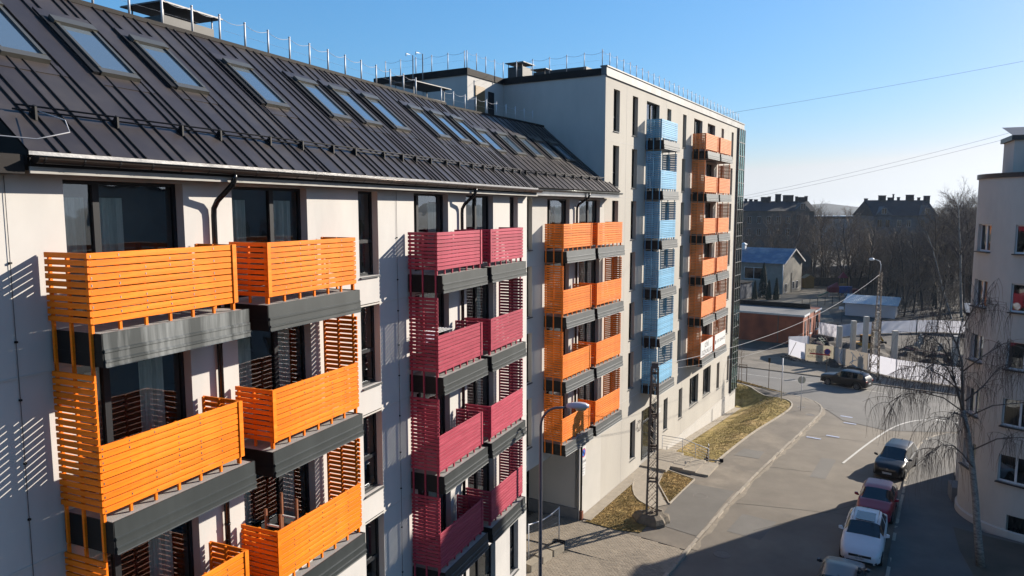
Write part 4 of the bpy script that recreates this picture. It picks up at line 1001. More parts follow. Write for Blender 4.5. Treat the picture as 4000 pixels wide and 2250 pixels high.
# mesh fence with blocks at the passage
mf = tag(empty('mesh_fence', (-11.3,32.0,.02)), 'see-through temporary mesh fence at the passage mouth', 'fence')
P0, P1, P2_ = Vector((0,0,0)), Vector((-.72,-2.2,0)), Vector((-.80,-3.0,0))
for p in (P0, P1): MB().tube([p, p+Vector((0,0,2.0 if p == P0 else 1.9))], .025, 6).build('post', M['galv'], mf, smooth=True)
wm = MB()
for i in range(24): q = P0.lerp(P1, i/23); wm.tube([q+Vector((0,0,.1)), q+Vector((0,0,1.85-.12*math.sin(i/23*3.14)))], .0035, 3, cap=False)
for k in range(7): wm.tube([P0+Vector((0,0,.15+.27*k)), P1+Vector((0,0,.15+.27*k))], .0035, 3, cap=False)
wm.tube([P0+Vector((0,0,1.95)), P0.lerp(P1,.3)+Vector((0,0,1.80)), P0.lerp(P1,.6)+Vector((0,0,1.74)), P1+Vector((0,0,1.86))], .03, 6)
tag(wm.build('mesh', M['galv'], mf, fix=False), kind='stuff')
MB().box(-.25,.30,-.35,.05,0,.32).tube([(-.2,-.3,.3),(-.2,-.3,.42),(.2,-.3,.42),(.2,-.3,.3)],.025,6).build('foot', M['black'], mf)
blkmat = mat('block_concrete', (.34,.29,.22), .9, var=.15, scale=4, bump=.4)
for (x, y, a, lab) in ((-11.15,31.1,20,'pale concrete block nearest the black fence foot'),(-11.42,30.25,14,'pale concrete block, middle of the row along the mesh fence'),(-11.6,29.3,18,'pale concrete block farthest from the black fence foot')):
    b_ = MB().prism([(-.22,-.40),(.20,-.40),(.22,-.36),(.22,.38),(-.18,.40),(-.22,.36)], 0, .42).build('concrete_block', blkmat, loc=(x,y,.02), rz=R(-a)); tag(b_, lab, 'block', 'concrete blocks by the mesh fence')
# wall signs on B, number plate, banners
def wall_plate(name, label, y0, y1, z0, z1, mt, cat='sign', out=.012):
    c = (-15.6*nC[0], -15.6*nC[1]); t = empty(name, (*SN((y0+y1)/2, -15.6+out), (z0+z1)/2), -R(ANG)); tag(t, label, cat)
    hw, hh = (y1-y0)/2, (z1-z0)/2
    MB().box(-.01,.01,-hw,hw,-hh,hh).build('plate', mt, t); return t
z1_ = wall_plate('zone_sign', 'white no-parking zone sign on the passage wall corner', 33.52,34.08,2.95,3.95, M['white'])
def disc_x(par, r, x, zc, mt, name, n=28, yc=0):
    d = MB(); 
    for j in range(n): a = 2*math.pi*j/n; d.v.append((x, yc+r*math.cos(a), zc+r*math.sin(a)))
    d.f.append(tuple(range(n))); d.m.append(0); return d.build(name, mt, par, fix=False)
red = mat('sign_red3', (.55,.02,.04), .5); blu = mat('sign_blue2', (.03,.16,.62), .5)
disc_x(z1_, .245, .0115, .18, red, 'sign_ring'); disc_x(z1_, .19, .0125, .18, blu, 'sign_disc')
MB().beam((.0135,-.14,.32),(.0135,.14,.04),.05,.001).build('sign_bar', red, z1_)
put_text('ZONA', .20, M['ink'], z1_, face_mtx((.0125,0,-.30),(1,0,0)))
z2_ = wall_plate('notice_plate', 'small white notice below the zone sign', 33.54,34.02,2.38,2.90, M['white'])
for i, tx in enumerate(('EVAKUATORS', 'STRĀDĀ 24H', 'ZONĀ')): put_text('— — —' if False else ('▬▬▬▬' if False else ''), .1, M['ink'], z2_, face_mtx((.0125,0,.14-.13*i),(1,0,0))) if False else MB().box(.0105,.0115,-.17+.05*i,.17-.05*i,.11-.14*i,.17-.14*i).build('text_line', mat('grey_print', (.35,.35,.36), .7), z2_)
z3_ = wall_plate('small_notice', 'tiny white notice low on the passage wall', 33.52,33.72,1.45,1.85, M['white'])
put_text('C', .16, M['ink'], z3_, face_mtx((.0125,0,.0),(1,0,0)))
z4_ = wall_plate('house_number', 'small white house number plate near the entrance', 45.66,45.96,2.85,3.15, M['white'])
put_text('3', .2, M['ink'], z4_, face_mtx((.0125,0,0),(1,0,0)))
wr_ = tag(empty('wall_ornament', (*SN(41.98,-15.57),2.97), -R(ANG)), 'thin wire ornament on the wall left of the entrance', 'ornament')
om = MB(); om.tube([(.02,.30*math.cos(a)*(1+.15*math.sin(5*a)),.30*math.sin(a)*(1+.15*math.cos(4*a))) for a in [2*math.pi*i/20 for i in range(21)]], .014, 4)
for a in range(0,360,45): om.tube([(.02,.28*math.cos(R(a)),.28*math.sin(R(a))),(.03,.40*math.cos(R(a+14)),.40*math.sin(R(a+14)))], .012, 4)
om.build('wire', M['rust'], wr_)
def banner(label, y0, y1, lines, phone=False):
    t = tag(empty('banner', (*SN((y0+y1)/2, -15.6+XF+.03), 5.5+1.245-.56), -R(ANG)), label, 'banner'); hw = (y1-y0)/2
    MB().box(-.004,.004,-hw,hw,-.56,.57).build('cloth', M['white'], t)
    for (tx, sz, yy, zz) in lines: put_text(tx, sz, M['ink'], t, face_mtx((.006,yy,zz),(1,0,0)))
    if phone:
        disc_x(t, .16, .0055, -.02, M['ink'], 'phone_disc', yc=-hw+.25); MB().tube([(.009,-hw+.22,.06),(.009,-hw+.19,-.0),(.009,-hw+.23,-.08),(.009,-hw+.29,-.1)], .02, 5).build('phone_mark', M['white'], t)
    return t
banner('white banner reading IZĪRĒ DZĪVOKĻUS on the lowest orange balcony', 51.53,54.68, [('IZĪRĒ',.46,0,.22),('DZĪVOKĻUS',.46,0,-.28)])
banner('white banner with a telephone number on the lowest orange balcony', 55.32,58.5, [('+371 28 444 929',.36,.22,-.02)], True)
# wooden stool legs-up on a near balcony, drying rack
ch = tag(empty('upturned_stool', (-11.2+.48, 12.0, 8.5)), 'upturned wooden stool lying on the lower orange balcony', 'stool')
wd = mat('brown_wood', (.20,.075,.035), .5, var=.2)
for (x,y,z) in ((-.2,-.22,1.42),(.2,-.22,1.36),(-.2,.28,1.60),(.22,.28,1.52)): MB().box(x-.025,x+.025,y-.025,y+.025,.72,z).build('leg', wd, ch)
MB().box(-.26,.28,-.3,.36,.66,.73).build('seat', wd, ch)
MB().box(-.18,.20,-.235,-.205,1.05,1.09).box(-.18,.20,.265,.295,1.05,1.09).build('stretcher', M['frame_white'], ch)
MB().box(-.3,.4,-.5,.6,.0,.66).build('crate_under', M['concrete_light'], ch)
dr = tag(empty('drying_rack', (-11.2+.55, 18.9, 11.5)), 'white folding laundry rack on the plum balcony', 'laundry rack')
dm = MB()
for i in range(7): dm.tube([(-.3+.1*i,-.5,1.28),(-.3+.1*i,.5,1.28)], .008, 4)
for s_ in (-1,1): dm.tube([(-.3,s_*.5,1.28),(.3,s_*.5,1.28)], .01, 4); dm.tube([(-.3,s_*.5,1.28),(.25,s_*.45,.02)], .012, 4); dm.tube([(.3,s_*.5,1.28),(-.25,s_*.45,.02)], .012, 4)
dm.build('frame', M['white'], dr)
MB().box(-.15,-.11,-.4,.1,.95,1.29).build('cloth', mat('lilac_cloth', (.42,.40,.52), .9), dr)

# ------------------------------------------------------------------ cars
M['tyre'] = mat('tyre', (.012,.012,.013), .8); M['rim'] = mat('rim', (.30,.30,.31), .35, .8); M['carglass'] = mat('car_glass', (.010,.012,.015), .05, 0, spec=.7)
M['chrome'] = mat('chrome', (.6,.6,.6), .15, 1.0); M['headlamp'] = mat('headlamp', (.35,.36,.37), .12, .3, spec=.8); M['taillamp'] = mat('taillamp', (.25,.01,.012), .2)
M['trim'] = mat('black_trim', (.015,.015,.016), .55); M['plate'] = mat('number_plate', (.62,.62,.62), .5)
def car(label, x, y, heading, paintcol, L, W, Hh, style, dz=0.0, wheels='rim', metal=.25, rough=.28, plate=None, sunroof=False, logo=None, light='headlamp'):
    pmat = mat('car_paint', paintcol, rough+.08, metal, spec=.4, coat=.2, var=.03)
    hw = W/2; g = G(x,y)+dz; t = tag(empty('car', (x,y,g), heading), label, 'car')
    hl = L/2
    if style == 'wagon': key = [(hl,.68,.30,.60,0,0),(hl-.08,.80,.24,.70,0,0),(hl-.35,.93,.22,.80,0,0),(hl-.9,1.0,.21,.90,0,0),(hl-1.38,1.0,.20,.985,0,0),(hl-1.45,1.0,.20,.99,1.02,.80),(hl-2.15,1.0,.20,.99,Hh-.06,.72),(hl-2.6,1.0,.20,1.0,Hh,.73),(-hl+1.1,1.0,.20,1.02,Hh-.02,.72),(-hl+.62,.99,.21,1.03,Hh-.10,.63),(-hl+.12,.95,.24,1.02,1.06,.72),(-hl+.08,.92,.28,.95,0,0),(-hl,.84,.34,.72,0,0)]
    elif style == 'suv': key = [(hl,.66,.38,.80,0,0),(hl-.08,.80,.30,.92,0,0),(hl-.35,.93,.27,1.0,0,0),(hl-.9,1.0,.26,1.06,0,0),(hl-1.28,1.0,.25,1.10,0,0),(hl-1.35,1.0,.25,1.11,1.14,.80),(hl-2.05,1.0,.25,1.06,Hh-.05,.74),(hl-2.6,1.0,.25,1.06,Hh,.75),(-hl+.75,1.0,.25,1.12,Hh-.04,.73),(-hl+.38,.99,.27,1.14,Hh-.14,.70),(-hl+.08,.96,.30,1.10,1.14,.78),(-hl+.05,.94,.34,1.02,0,0),(-hl,.84,.42,.80,0,0)]
    elif style == 'mpv': key = [(hl,.66,.30,.66,0,0),(hl-.08,.80,.24,.80,0,0),(hl-.35,.93,.22,.92,0,0),(hl-.85,1.0,.21,1.02,0,0),(hl-1.05,1.0,.20,1.06,0,0),(hl-1.12,1.0,.20,1.06,1.09,.80),(hl-2.0,1.0,.20,1.02,Hh-.06,.72),(hl-2.5,1.0,.20,1.02,Hh,.74),(-hl+.8,1.0,.20,1.04,Hh-.03,.73),(-hl+.35,.99,.22,1.06,Hh-.14,.64),(-hl+.10,.95,.26,1.04,1.10,.72),(-hl+.06,.92,.30,.95,0,0),(-hl,.84,.36,.75,0,0)]
    else: key = [(hl,.68,.28,.58,0,0),(hl-.08,.80,.24,.68,0,0),(hl-.35,.93,.22,.80,0,0),(hl-.85,1.0,.21,.90,0,0),(hl-1.15,1.0,.20,.97,0,0),(hl-1.22,1.0,.20,.98,1.01,.80),(hl-1.95,1.0,.20,.97,Hh-.05,.72),(hl-2.35,1.0,.20,.98,Hh,.73),(-hl+.85,1.0,.20,1.0,Hh-.04,.72),(-hl+.45,.99,.21,1.02,Hh-.14,.62),(-hl+.10,.95,.24,1.0,1.04,.72),(-hl+.06,.92,.28,.92,0,0),(-hl,.84,.34,.70,0,0)]
    wy = (hl-.86, -hl+.86); wr_ = .335 if style != 'suv' else .365
    st_ = []
    for a, b in zip(key, key[1:]):
        n = max(1, int((a[0]-b[0])/.14))
        for i in range(n): st_.append((a, b, i/n))
    st_.append((key[-2], key[-1], 1.0))
    rows = []; info = []
    for a, b, tt in st_:
        A_ = list(a); B_ = list(b)
        for q in (A_, B_):
            if not q[4]: q[4] = q[3]+.045; q[5] = q[1]*.80
        v = [A_[k]+(B_[k]-A_[k])*tt for k in range(6)]
        yy, wf, zl, zb, zr, wf2 = v; w = hw*wf; w2 = hw*wf2
        arch = 0
        for q in wy:
            dd_ = abs(yy-q); ra = wr_+.065
            if dd_ < ra: arch = max(arch, wr_+math.sqrt(ra*ra-dd_*dd_)*.98)
        z1 = max(zl, arch); zm = max((zl+zb)/2+.06, z1+.03)
        pts = [(0,z1+.02),(w*.86,z1),(w*.985,max(zl+.10,z1+.005)),(w*1.0,zm),(w*.975,max(zb-.05,zm+.01)),(w*.925,zb),(w2,zr-.055 if zr > zb+.08 else zr-.012),(w2*.82,zr),(0,zr+.018)]
        rows.append([(px,yy,pz) for px,pz in pts]); info.append((yy,zb,zr))
    nk = 9
    parts = {}
    ridx = [i for i, (yy,zb,zr) in enumerate(info) if zr > zb+.06]
    i0, i1 = ridx[0]-1, ridx[-1]+1
    zmax = max(q[2] for q in info); rf = [i for i, q in enumerate(info) if q[2] > zmax-.08]; r0, r1 = rf[0], rf[-1]
    mid = (r0+r1)//2+1
    def addf(nm, pts):
        parts.setdefault(nm, MB()).add(pts, [(0,1,2,3)])
    for i in range(len(rows)-1):
        for k in range(nk-1):
            for sgn in (1,-1):
                q = [(sgn*p[0],p[1],p[2]) for p in (rows[i][k],rows[i+1][k],rows[i+1][k+1],rows[i][k+1])]
                if sgn < 0: q = q[::-1]
                nm = 'body'
                if k in (6,7) and i0 <= i < r0: nm = 'windscreen'
                elif k in (6,7) and r1 <= i < i1-1: nm = 'rear_window'
                elif k == 5 and i0+2 <= i < i1-2:
                    nm = 'side_window' if sgn > 0 else 'side_window_b'
                    if i in (mid,): nm = 'body'
                if k == 0 or k == 1: nm = 'underside' if k == 0 else nm
                addf(nm, q)
    for end in (0,-1):
        r = rows[end]
        for k in range(nk-1):
            parts['body'].add([r[k],(-r[k][0],r[k][1],r[k][2]),(-r[k+1][0],r[k+1][1],r[k+1][2]),r[k+1]], [(0,1,2,3) if end == 0 else (3,2,1,0)])
    for nm, mb in parts.items():
        o = mb.build(nm.replace('_b',''), {'body':pmat,'underside':M['trim']}.get(nm, M['carglass']), t, smooth=False, fix=True)
        me = o.data; bm = bmesh.new(); bm.from_mesh(me); bmesh.ops.remove_doubles(bm, verts=bm.verts, dist=.0008); bmesh.ops.recalc_face_normals(bm, faces=bm.faces)
        for f in bm.faces: f.smooth = True
        for e in bm.edges:
            if len(e.link_faces) == 2 and e.calc_face_angle(0) > R(38): e.smooth = False
        bm.to_mesh(me); bm.free()
    # wheels
    for yy in wy:
        for sgn in (-1,1):
            n = 24; w = MB(); pr = [(wr_*.66,-.10),(wr_*.95,-.10),(wr_,-.06),(wr_,.06),(wr_*.95,.10),(wr_*.66,.10)]
            for rr, q in pr:
                for j in range(n): a = 2*math.pi*j/n; w.v.append((q,rr*math.cos(a),rr*math.sin(a)))
            for k in range(5):
                for j in range(n): w.f.append((k*n+j,k*n+(j+1)%n,(k+1)*n+(j+1)%n,(k+1)*n+j)); w.m.append(0)
            tyre = w.build('wheel', M['tyre'], t, smooth=True, loc=(sgn*(hw-.10),yy,wr_))
            rm = MB(); xo = sgn*.075
            o0 = len(rm.v)
            for rr, xx in ((wr_*.67,sgn*.10),(wr_*.60,sgn*.085),(wr_*.60,sgn*.02)):
                for j in range(n): a = 2*math.pi*j/n; rm.v.append((xx,rr*math.cos(a),rr*math.sin(a)))
            for k in range(2):
                for j in range(n): rm.f.append((k*n+j,k*n+(j+1)%n,(k+1)*n+(j+1)%n,(k+1)*n+j)); rm.m.append(0)
            rm.f.append(tuple(2*n+j for j in range(n))); rm.m.append(1)
            for j in range(10):
                a = 2*math.pi*j/10; rm.beam((xo,0,0),(xo,wr_*.62*math.cos(a),wr_*.62*math.sin(a)),.045,.03)
            rm.build('rim', [M['rim'] if wheels == 'rim' else M['steel'], M['trim']], tyre)
    # lamps, grille, mirrors, plate
    zf = key[1][3]; zfr = rows[0][5][2]
    for sgn in (-1,1):
        hm = MB(); a = hw*.56; b_ = hw*.90
        hm.add([(sgn*a,hl-.02,zf-.16),(sgn*b_,hl-.24,zf-.12),(sgn*(b_+.02),hl-.42,zf+.02),(sgn*a*.98,hl-.11,zf-.02),(sgn*a*.95,hl-.3,zf-.1),(sgn*b_*.9,hl-.5,zf-.1)], [(0,1,2,3),(0,3,4),(1,5,2),(3,2,5,4)])
        hm.build('headlight', M[light], t)
        tm = MB().box(sgn*hw*.60,sgn*hw*.90,-hl-.005,-hl+.25,key[-2][3]-.18,key[-2][3]-.02); tm.build('tail_light', M['taillamp'], t)
        mm = MB(); yy0 = key[5][0]-.25; zz0 = key[5][3]+.06
        mm.add([(sgn*(hw-.06),yy0,zz0-.03),(sgn*(hw+.04),yy0+.02,zz0-.05),(sgn*(hw+.19),yy0-.02,zz0-.02),(sgn*(hw+.20),yy0-.03,zz0+.09),(sgn*(hw+.06),yy0+.01,zz0+.11),(sgn*(hw+.05),yy0-.13,zz0-.04),(sgn*(hw+.18),yy0-.13,zz0-.01),(sgn*(hw+.18),yy0-.13,zz0+.08),(sgn*(hw+.06),yy0-.13,zz0+.10)],
               [(0,1,4),(1,2,3,4),(5,8,7,6),(1,5,6,2),(2,6,7,3),(3,7,8,4),(4,8,5,1),(0,5,1),(0,4,8),(0,8,5)])
        mm.build('mirror', pmat if style != 'mpv' else M['trim'], t)
        MB().box(sgn*hw*.50,sgn*hw*.78,hl-.10,hl-.035,.30,.40).build('fog_light', M['trim'], t)
        MB().box(sgn*(hw-.012),sgn*(hw+.004),-.35,-.18,key[6][3]-.10,key[6][3]-.075).box(sgn*(hw-.012),sgn*(hw+.004),-1.25,-1.08,key[6][3]-.10,key[6][3]-.075).build('door_handle', pmat, t)
    MB().box(-hw*.52,hw*.52,hl-.05,hl+.012,zf-.16,zf-.05).build('grille', M['trim'], t)
    MB().box(-hw*.52,hw*.52,hl+.012,hl+.018,zf-.092,zf-.082).box(-hw*.52,hw*.52,hl+.012,hl+.018,zf-.132,zf-.122).build('grille_bar', M['chrome'], t)
    MB().box(-hw*.62,hw*.62,hl-.10,hl+.004,.27,.37).build('air_intake', M['trim'], t)
    pl_ = MB().box(-.26,.26,hl+.004,hl+.016,.42,.53).build('number_plate', M['plate'], t)
    MB().box(-.26,.26,-hl-.016,-hl-.004,.60,.71).build('number_plate', M['plate'], t)
    if plate: put_text(plate, .10, M['ink'], pl_, face_mtx((0,hl+.018,.475),(0,1,0)))
    if logo == 'ring':
        rg = MB(); rg.tube([(.065*math.cos(a),hl+.022,zf-.105+.065*math.sin(a)) for a in [2*math.pi*i/20 for i in range(21)]], .008, 5); lo = rg.build('emblem', M['chrome'], t)
        MB().tube([(-.05,hl+.022,zf-.07),(-.03,hl+.022,zf-.145),(0,hl+.022,zf-.10),(.03,hl+.022,zf-.145),(.05,hl+.022,zf-.07)],.007,4).tube([(-.025,hl+.022,zf-.05),(0,hl+.022,zf-.09),(.025,hl+.022,zf-.05)],.007,4).build('emblem_letters', M['chrome'], t)
    if logo == 'diamonds':
        dm_ = MB()
        for a in (90,210,330):
            c_, s2 = math.cos(R(a)), math.sin(R(a)); cx, cz = .0, zf-.10
            dm_.add([(cx,hl+.02,cz),(cx+.045*c_-.025*s2,hl+.02,cz+.045*s2+.025*c_),(cx+.09*c_,hl+.02,cz+.09*s2),(cx+.045*c_+.025*s2,hl+.02,cz+.045*s2-.025*c_)], [(0,1,2,3)])
        dm_.build('emblem', M['chrome'], t, fix=False)
    if sunroof:
        sr = MB(); sr.box(-hw*.46,hw*.46,hl-3.25,hl-2.15,Hh+.004,Hh+.022); sr.build('sunroof', M['carglass'], t)
        for sgn in (-1,1): MB().tube([(sgn*hw*.60,hl-2.1,Hh+.02),(sgn*hw*.61,hl-2.4,Hh+.05),(sgn*hw*.60,hl-4.0,Hh+.03)], .015, 6).build('roof_rail', M['chrome'], t, smooth=True)
    MB().add([(-.02,-hl+1.0,Hh),(.02,-hl+1.0,Hh),(0,-hl+.86,Hh+.09),(0,-hl+.80,Hh)], [(0,1,2),(1,3,2),(3,0,2)]).build('antenna', M['trim'], t)
    return t
def away(a): return R(-a)                     # heading along +Y turned a degrees clockwise
car('white estate car with glass sunroof parked at the kerb, number plate in front', *SN(37.75,-2.38), away(ANG)+math.pi, (.62,.63,.66), 4.77,1.82,1.48,'wagon', plate='NN-8801', sunroof=True, logo='ring', metal=.05)
car('red hatchback parked behind the white estate car', *SN(43.0,-2.18), away(ANG+1.5)+math.pi, (.26,.006,.02), 4.3,1.76,1.46,'hatch', metal=.2)
car('black people carrier parked in the sun behind the red hatchback', 4.85,51.25, away(16.6)+math.pi, (.010,.010,.013), 4.76,1.79,1.66,'mpv', plate='AX 5073 AH', logo='diamonds')
car('dark grey crossover driving along the cross street', 2.55,77.75, R(65.8), (.022,.021,.023), 4.55,1.84,1.69,'suv')
car('dark saloon at the bottom edge with sky-blue light on its roof', *SN(32.4,-2.85), away(ANG), (.035,.037,.045), 4.3,1.74,1.44,'hatch')
# ------------------------------------------------------------------ construction site, far buildings
def fence_panel(par, p, q, h, mt, name='fence_panel', dz=.15, wob=.03):
    m = MB(); n = 8
    rowsb = []
    for i in range(n+1):
        t = i/n; x = p[0]+(q[0]-p[0])*t; y = p[1]+(q[1]-p[1])*t; b = wob*math.sin(3.1*t)*(1 if i % 2 else .6)
        nx, ny = (q[1]-p[1]), -(q[0]-p[0]); d = math.hypot(nx,ny); rowsb.append([(x+nx/d*(b+off), y+ny/d*(b+off), z) for off in (0,.012) for z in (G(x,y)+dz, G(x,y)+h*.5, G(x,y)+h)])
    for a, b in zip(rowsb, rowsb[1:]):
        for k in (0,1): m.quad(a[k],b[k],b[k+1],a[k+1]); m.quad(a[3+k],a[4+k],b[4+k],b[3+k])
        m.quad(a[2],b[2],b[5],a[5])
    m.v = [(v[0]-par.location.x, v[1]-par.location.y, v[2]-par.location.z) for v in m.v]
    return m.build(name, M[mt] if isinstance(mt, str) else mt, par, smooth=False)
FP = [(-1.2,95.6),(-3.5,94.2),(-3.39,92.29),(-1.47,89.88),(1.62,89.37),(4.96,86.38),(7.49,83.95),(10.63,82.88),(13.7,81.92),(17,80.8)]
sf = tag(empty('site_fence', (0,88,-1.2)), 'white sheeted construction fence facing the street with a CONSTRUCTION banner', 'fence')
M['beige_banner'] = translucent(mat('beige_banner', (.55,.49,.38), .7, var=.06), (.66,.62,.54), .5); M['grey_banner'] = translucent(mat('grey_sheet', (.48,.45,.41), .7, var=.06), (.55,.51,.46), .5)
mts = ['white_sheet','white_sheet','white_sheet','beige_banner','grey_banner','white_sheet','white_sheet','white_sheet','white_sheet']
panels = []
for (a, b), mt_ in zip(zip(FP, FP[1:]), mts): panels.append(fence_panel(sf, a, b, 2.05, mt_))
for p in FP: MB().box(p[0]-.04,p[0]+.04,p[1]-88-.0+.04,p[1]-88+.12,G(*p)+1.2-.1,G(*p)+1.2+2.1).build('post', M['rust'], sf)
def on_panel(par, p, q, t, z, out=.05):
    x = p[0]+(q[0]-p[0])*t; y = p[1]+(q[1]-p[1])*t; d = math.dist(p,q); nx, ny = (q[1]-p[1])/d, -(q[0]-p[0])/d
    return Vector((x+nx*out-par.location.x, y+ny*out-par.location.y, G(x,y)+z-par.location.z)), Vector((nx,ny,0))
pb, qb = FP[3], FP[4]
pos, nrm = on_panel(sf, pb, qb, .5, .62, .06); put_text('CONSTRUCTION', .34, M['ink'], panels[3], face_mtx(pos, nrm))
pos, nrm = on_panel(sf, pb, qb, .5, 1.30, .06); put_text('NEL COM', .58, mat('gold_print', (.42,.29,.17), .7), panels[3], face_mtx(pos, nrm))
pos, nrm = on_panel(sf, pb, qb, .5, .98, .06); rb_ = put('red_bar', MB().box(-1.1,1.1,-.09,.09,0,.004).mesh('red_bar', mat('red_print', (.55,.06,.05), .7)), panels[3]); rb_.matrix_local = face_mtx(pos, nrm)
gp, gq = FP[4], FP[5]
pos, nrm = on_panel(sf, gp, gq, .14, 1.05, .06); o_ = put('white_patch', MB().box(-.55,.55,-.85,.85,0,.003).mesh('white_patch', M['white_sheet']), panels[4]); o_.matrix_local = face_mtx(pos, nrm)
gf = MB(); pl = [[(-1.2,.6),(-1.45,.1),(-1.3,-.5),(-1.0,-.7)],[(.0,.75),(.35,.5),(.9,.05),(.25,-.2),(-.1,-.55)],[(.3,.55),(.25,.0),(.28,-.4)],[(.1,-.5),(.6,-.75),(1.2,-.9)],[(1.1,.8),(1.4,.45),(1.6,.75)],[(1.5,-.9),(1.75,-.3),(1.8,-.9)]]
for c_ in pl: gf.tube([(x,y,0) for x,y in c_], .045, 4)
gf.v = [(x,y,z*.1) for x,y,z in gf.v]; pos, nrm = on_panel(sf, gp, gq, .5, 1.05, .065); o_ = put('graffiti', gf.mesh('graffiti', mat('graffiti_blue', (.22,.36,.50), .7, var=.2)), panels[4]); o_.matrix_local = face_mtx(pos, nrm)
for (t_, i) in ((.45,2),(.3,5),(.55,6),(.4,7)):
    a, b = FP[i], FP[i+1]; p0, nn_ = on_panel(sf, a, b, t_, 1.9, .05); p1, _ = on_panel(sf, a, b, t_-.12, .05, .75)
    MB().beam(p0, p1, .07, .05).build('prop', mat('prop_wood', (.30,.22,.15), .8, var=.2), sf)
bf = tag(empty('site_fence', (8,114,-1.2)), 'white sheeted fence along the back of the construction site', 'fence')
BP = [(-0.28,110.36),(2.18,108.06),(4.52,111.29),(7.93,114.37),(12.75,117.62),(15.49,119.04),(19.75,119.0),(26,118)]
for a, b in zip(BP, BP[1:]): fence_panel(bf, a, b, 1.75, 'white_sheet', dz=.05)
for p in BP: MB().box(p[0]-8-.05,p[0]-8+.05,p[1]-114-.1,p[1]-114,-.1,1.95).build('post', M['black'], bf)
conc = mat('column_concrete', (.50,.47,.42), .85, var=.08, scale=2)
for (x, y, zt, w, lab) in ((2.17,95.47,2.34,.52,'leftmost concrete column of the unfinished building'),(3.65,94.47,3.21,.50,'second concrete column from the left on the building site'),(4.91,93.38,3.95,.48,'third concrete column from the left, beside the lattice lamp pole'),(6.08,93.34,4.54,.46,'tallest concrete column, just right of the lattice lamp pole'),(7.86,91.93,2.68,.52,'short concrete column standing alone right of the tallest one'),(14.04,93.18,2.31,.55,'grey concrete column nearest the rounded building')):
    c_ = MB(); c_.prism([(-w/2+.03,-w/2),(w/2-.03,-w/2),(w/2,-w/2+.03),(w/2,w/2),(-w/2,w/2),(-w/2,-w/2+.03)], -1.5, zt); tag(c_.build('concrete_column', conc, loc=(x,y,0), rz=R(20)), lab, 'column', 'concrete columns on the building site')
# spoil heaps
sp_mat = mat('spoil', (.040,.031,.025), .97, var=.5, scale=.8, bump=1.0, bscale=4, stain=(.09,.07,.055), sscale=.5)
hp = MB(); NXh, NYh = 46, 26
for j in range(NYh+1):
    for i in range(NXh+1):
        x = -3+24*i/NXh; y = 85.5+ (6 if i < 8 else 0)+(22-(6 if i < 8 else 0))*j/NYh+max(0,(x-6))*.12*0-(x*.35 if x > 0 else 0)
        e = min(1, i/5, (NXh-i)/4, j/4, (NYh-j)/5)
        z = -1.3+e*(.35+.45*math.sin(i*.9+j*.3)*math.cos(j*.7-i*.2)+.5*random.random()*.6)
        hp.v.append((x,y+1.2,max(z,-1.32)))
for j in range(NYh):
    for i in range(NXh): a = j*(NXh+1)+i; hp.f.append((a,a+1,a+NXh+2,a+NXh+1)); hp.m.append(0)
tag(hp.build('spoil', sp_mat, fix=False), 'dark churned soil heaped inside the building site', 'soil', kind='stuff')
sp2 = MB()
for k in range(500):
    t = random.random(); i = int(t*8.999)+0; i = min(len(FP)-2, max(2,i)); a, b = FP[i], FP[i+1]; u = random.random()
    x = a[0]+(b[0]-a[0])*u; y = a[1]+(b[1]-a[1])*u; d = math.dist(a,b); nx, ny = (b[1]-a[1])/d, -(b[0]-a[0])/d; o_ = random.uniform(.1,1.5); s_ = random.uniform(.08,.28)
    px, py = x+nx*o_, y+ny*o_; g = G(px,py)
    sp2.add([(px-s_,py,g-.05),(px,py-s_,g-.05),(px+s_,py,g-.05),(px,py+s_,g-.05),(px+random.uniform(-.05,.05),py,g+s_*.6)], [(0,1,4),(1,2,4),(2,3,4),(3,0,4)])
tag(sp2.build('clods', sp_mat, fix=False), 'dark clods of earth along the foot of the street fence', 'soil', kind='stuff')
tp = MB()
for (a, b) in (((-.6,97.5,-.2),(3.8,93.6,-.5)),((5.2,92.8,-.3),(9.5,90.0,-.5)),((9.5,98,-.2),(14.5,95.5,-.3)),((14.5,95.5,-.3),(17.5,94.5,-.4))):
    a, b = Vector(a), Vector(b); tp.tube([a.lerp(b,i/6)-Vector((0,0,.12*(1-(i/3-1)**2))) for i in range(7)], .03, 4)
tag(tp.build('barrier_tape', mat('barrier_tape', (.55,.22,.22), .6, var=.3, scale=2)), 'red and white barrier tape strung between the site columns', 'tape')
for (x,y,l,a,lab) in ((.8,92.6,2.2,5,'pale timber plank lying across the spoil by the first column'),(3.3,92.2,1.9,60,'pale timber plank leaning between the first two columns'),(9.3,88.2,2.3,25,'pale timber plank on the dark spoil right of the short column')):
    tag(MB().box(-l/2,l/2,-.08,.08,-.03,.03).build('timber_plank', mat('timber', (.38,.31,.22), .8, var=.2), loc=(x,y,-.55), rz=R(a)), lab, 'plank')
for (x,y,w,lab) in ((11.3,102.5,.5,'grey foundation stub at the middle of the dark site'),(13.6,101,.45,'small pale foundation stub left of the grey column'),(12.2,107.5,.5,'foundation stub near the back site fence')):
    m = MB(); m.box(-w/2,w/2,-w/2,w/2,-1.4,-.2); m.box(-.12,.12,-.12,.12,-.2,.1); tag(m.build('foundation_stub', conc, loc=(x,y,0), rz=.4), lab, 'foundation')
exv = tag(empty('excavator', (4.9,100.5,-1.5), R(35)), 'small yellow excavator half hidden behind the site columns', 'excavator')
ylw = mat('machine_yellow', (.45,.22,.02), .5, var=.2)
MB().box(-.8,.8,-1.1,-.6,0,.5).build('track', M['black'], exv); MB().box(-.8,.8,.6,1.1,0,.5).build('track', M['black'], exv)
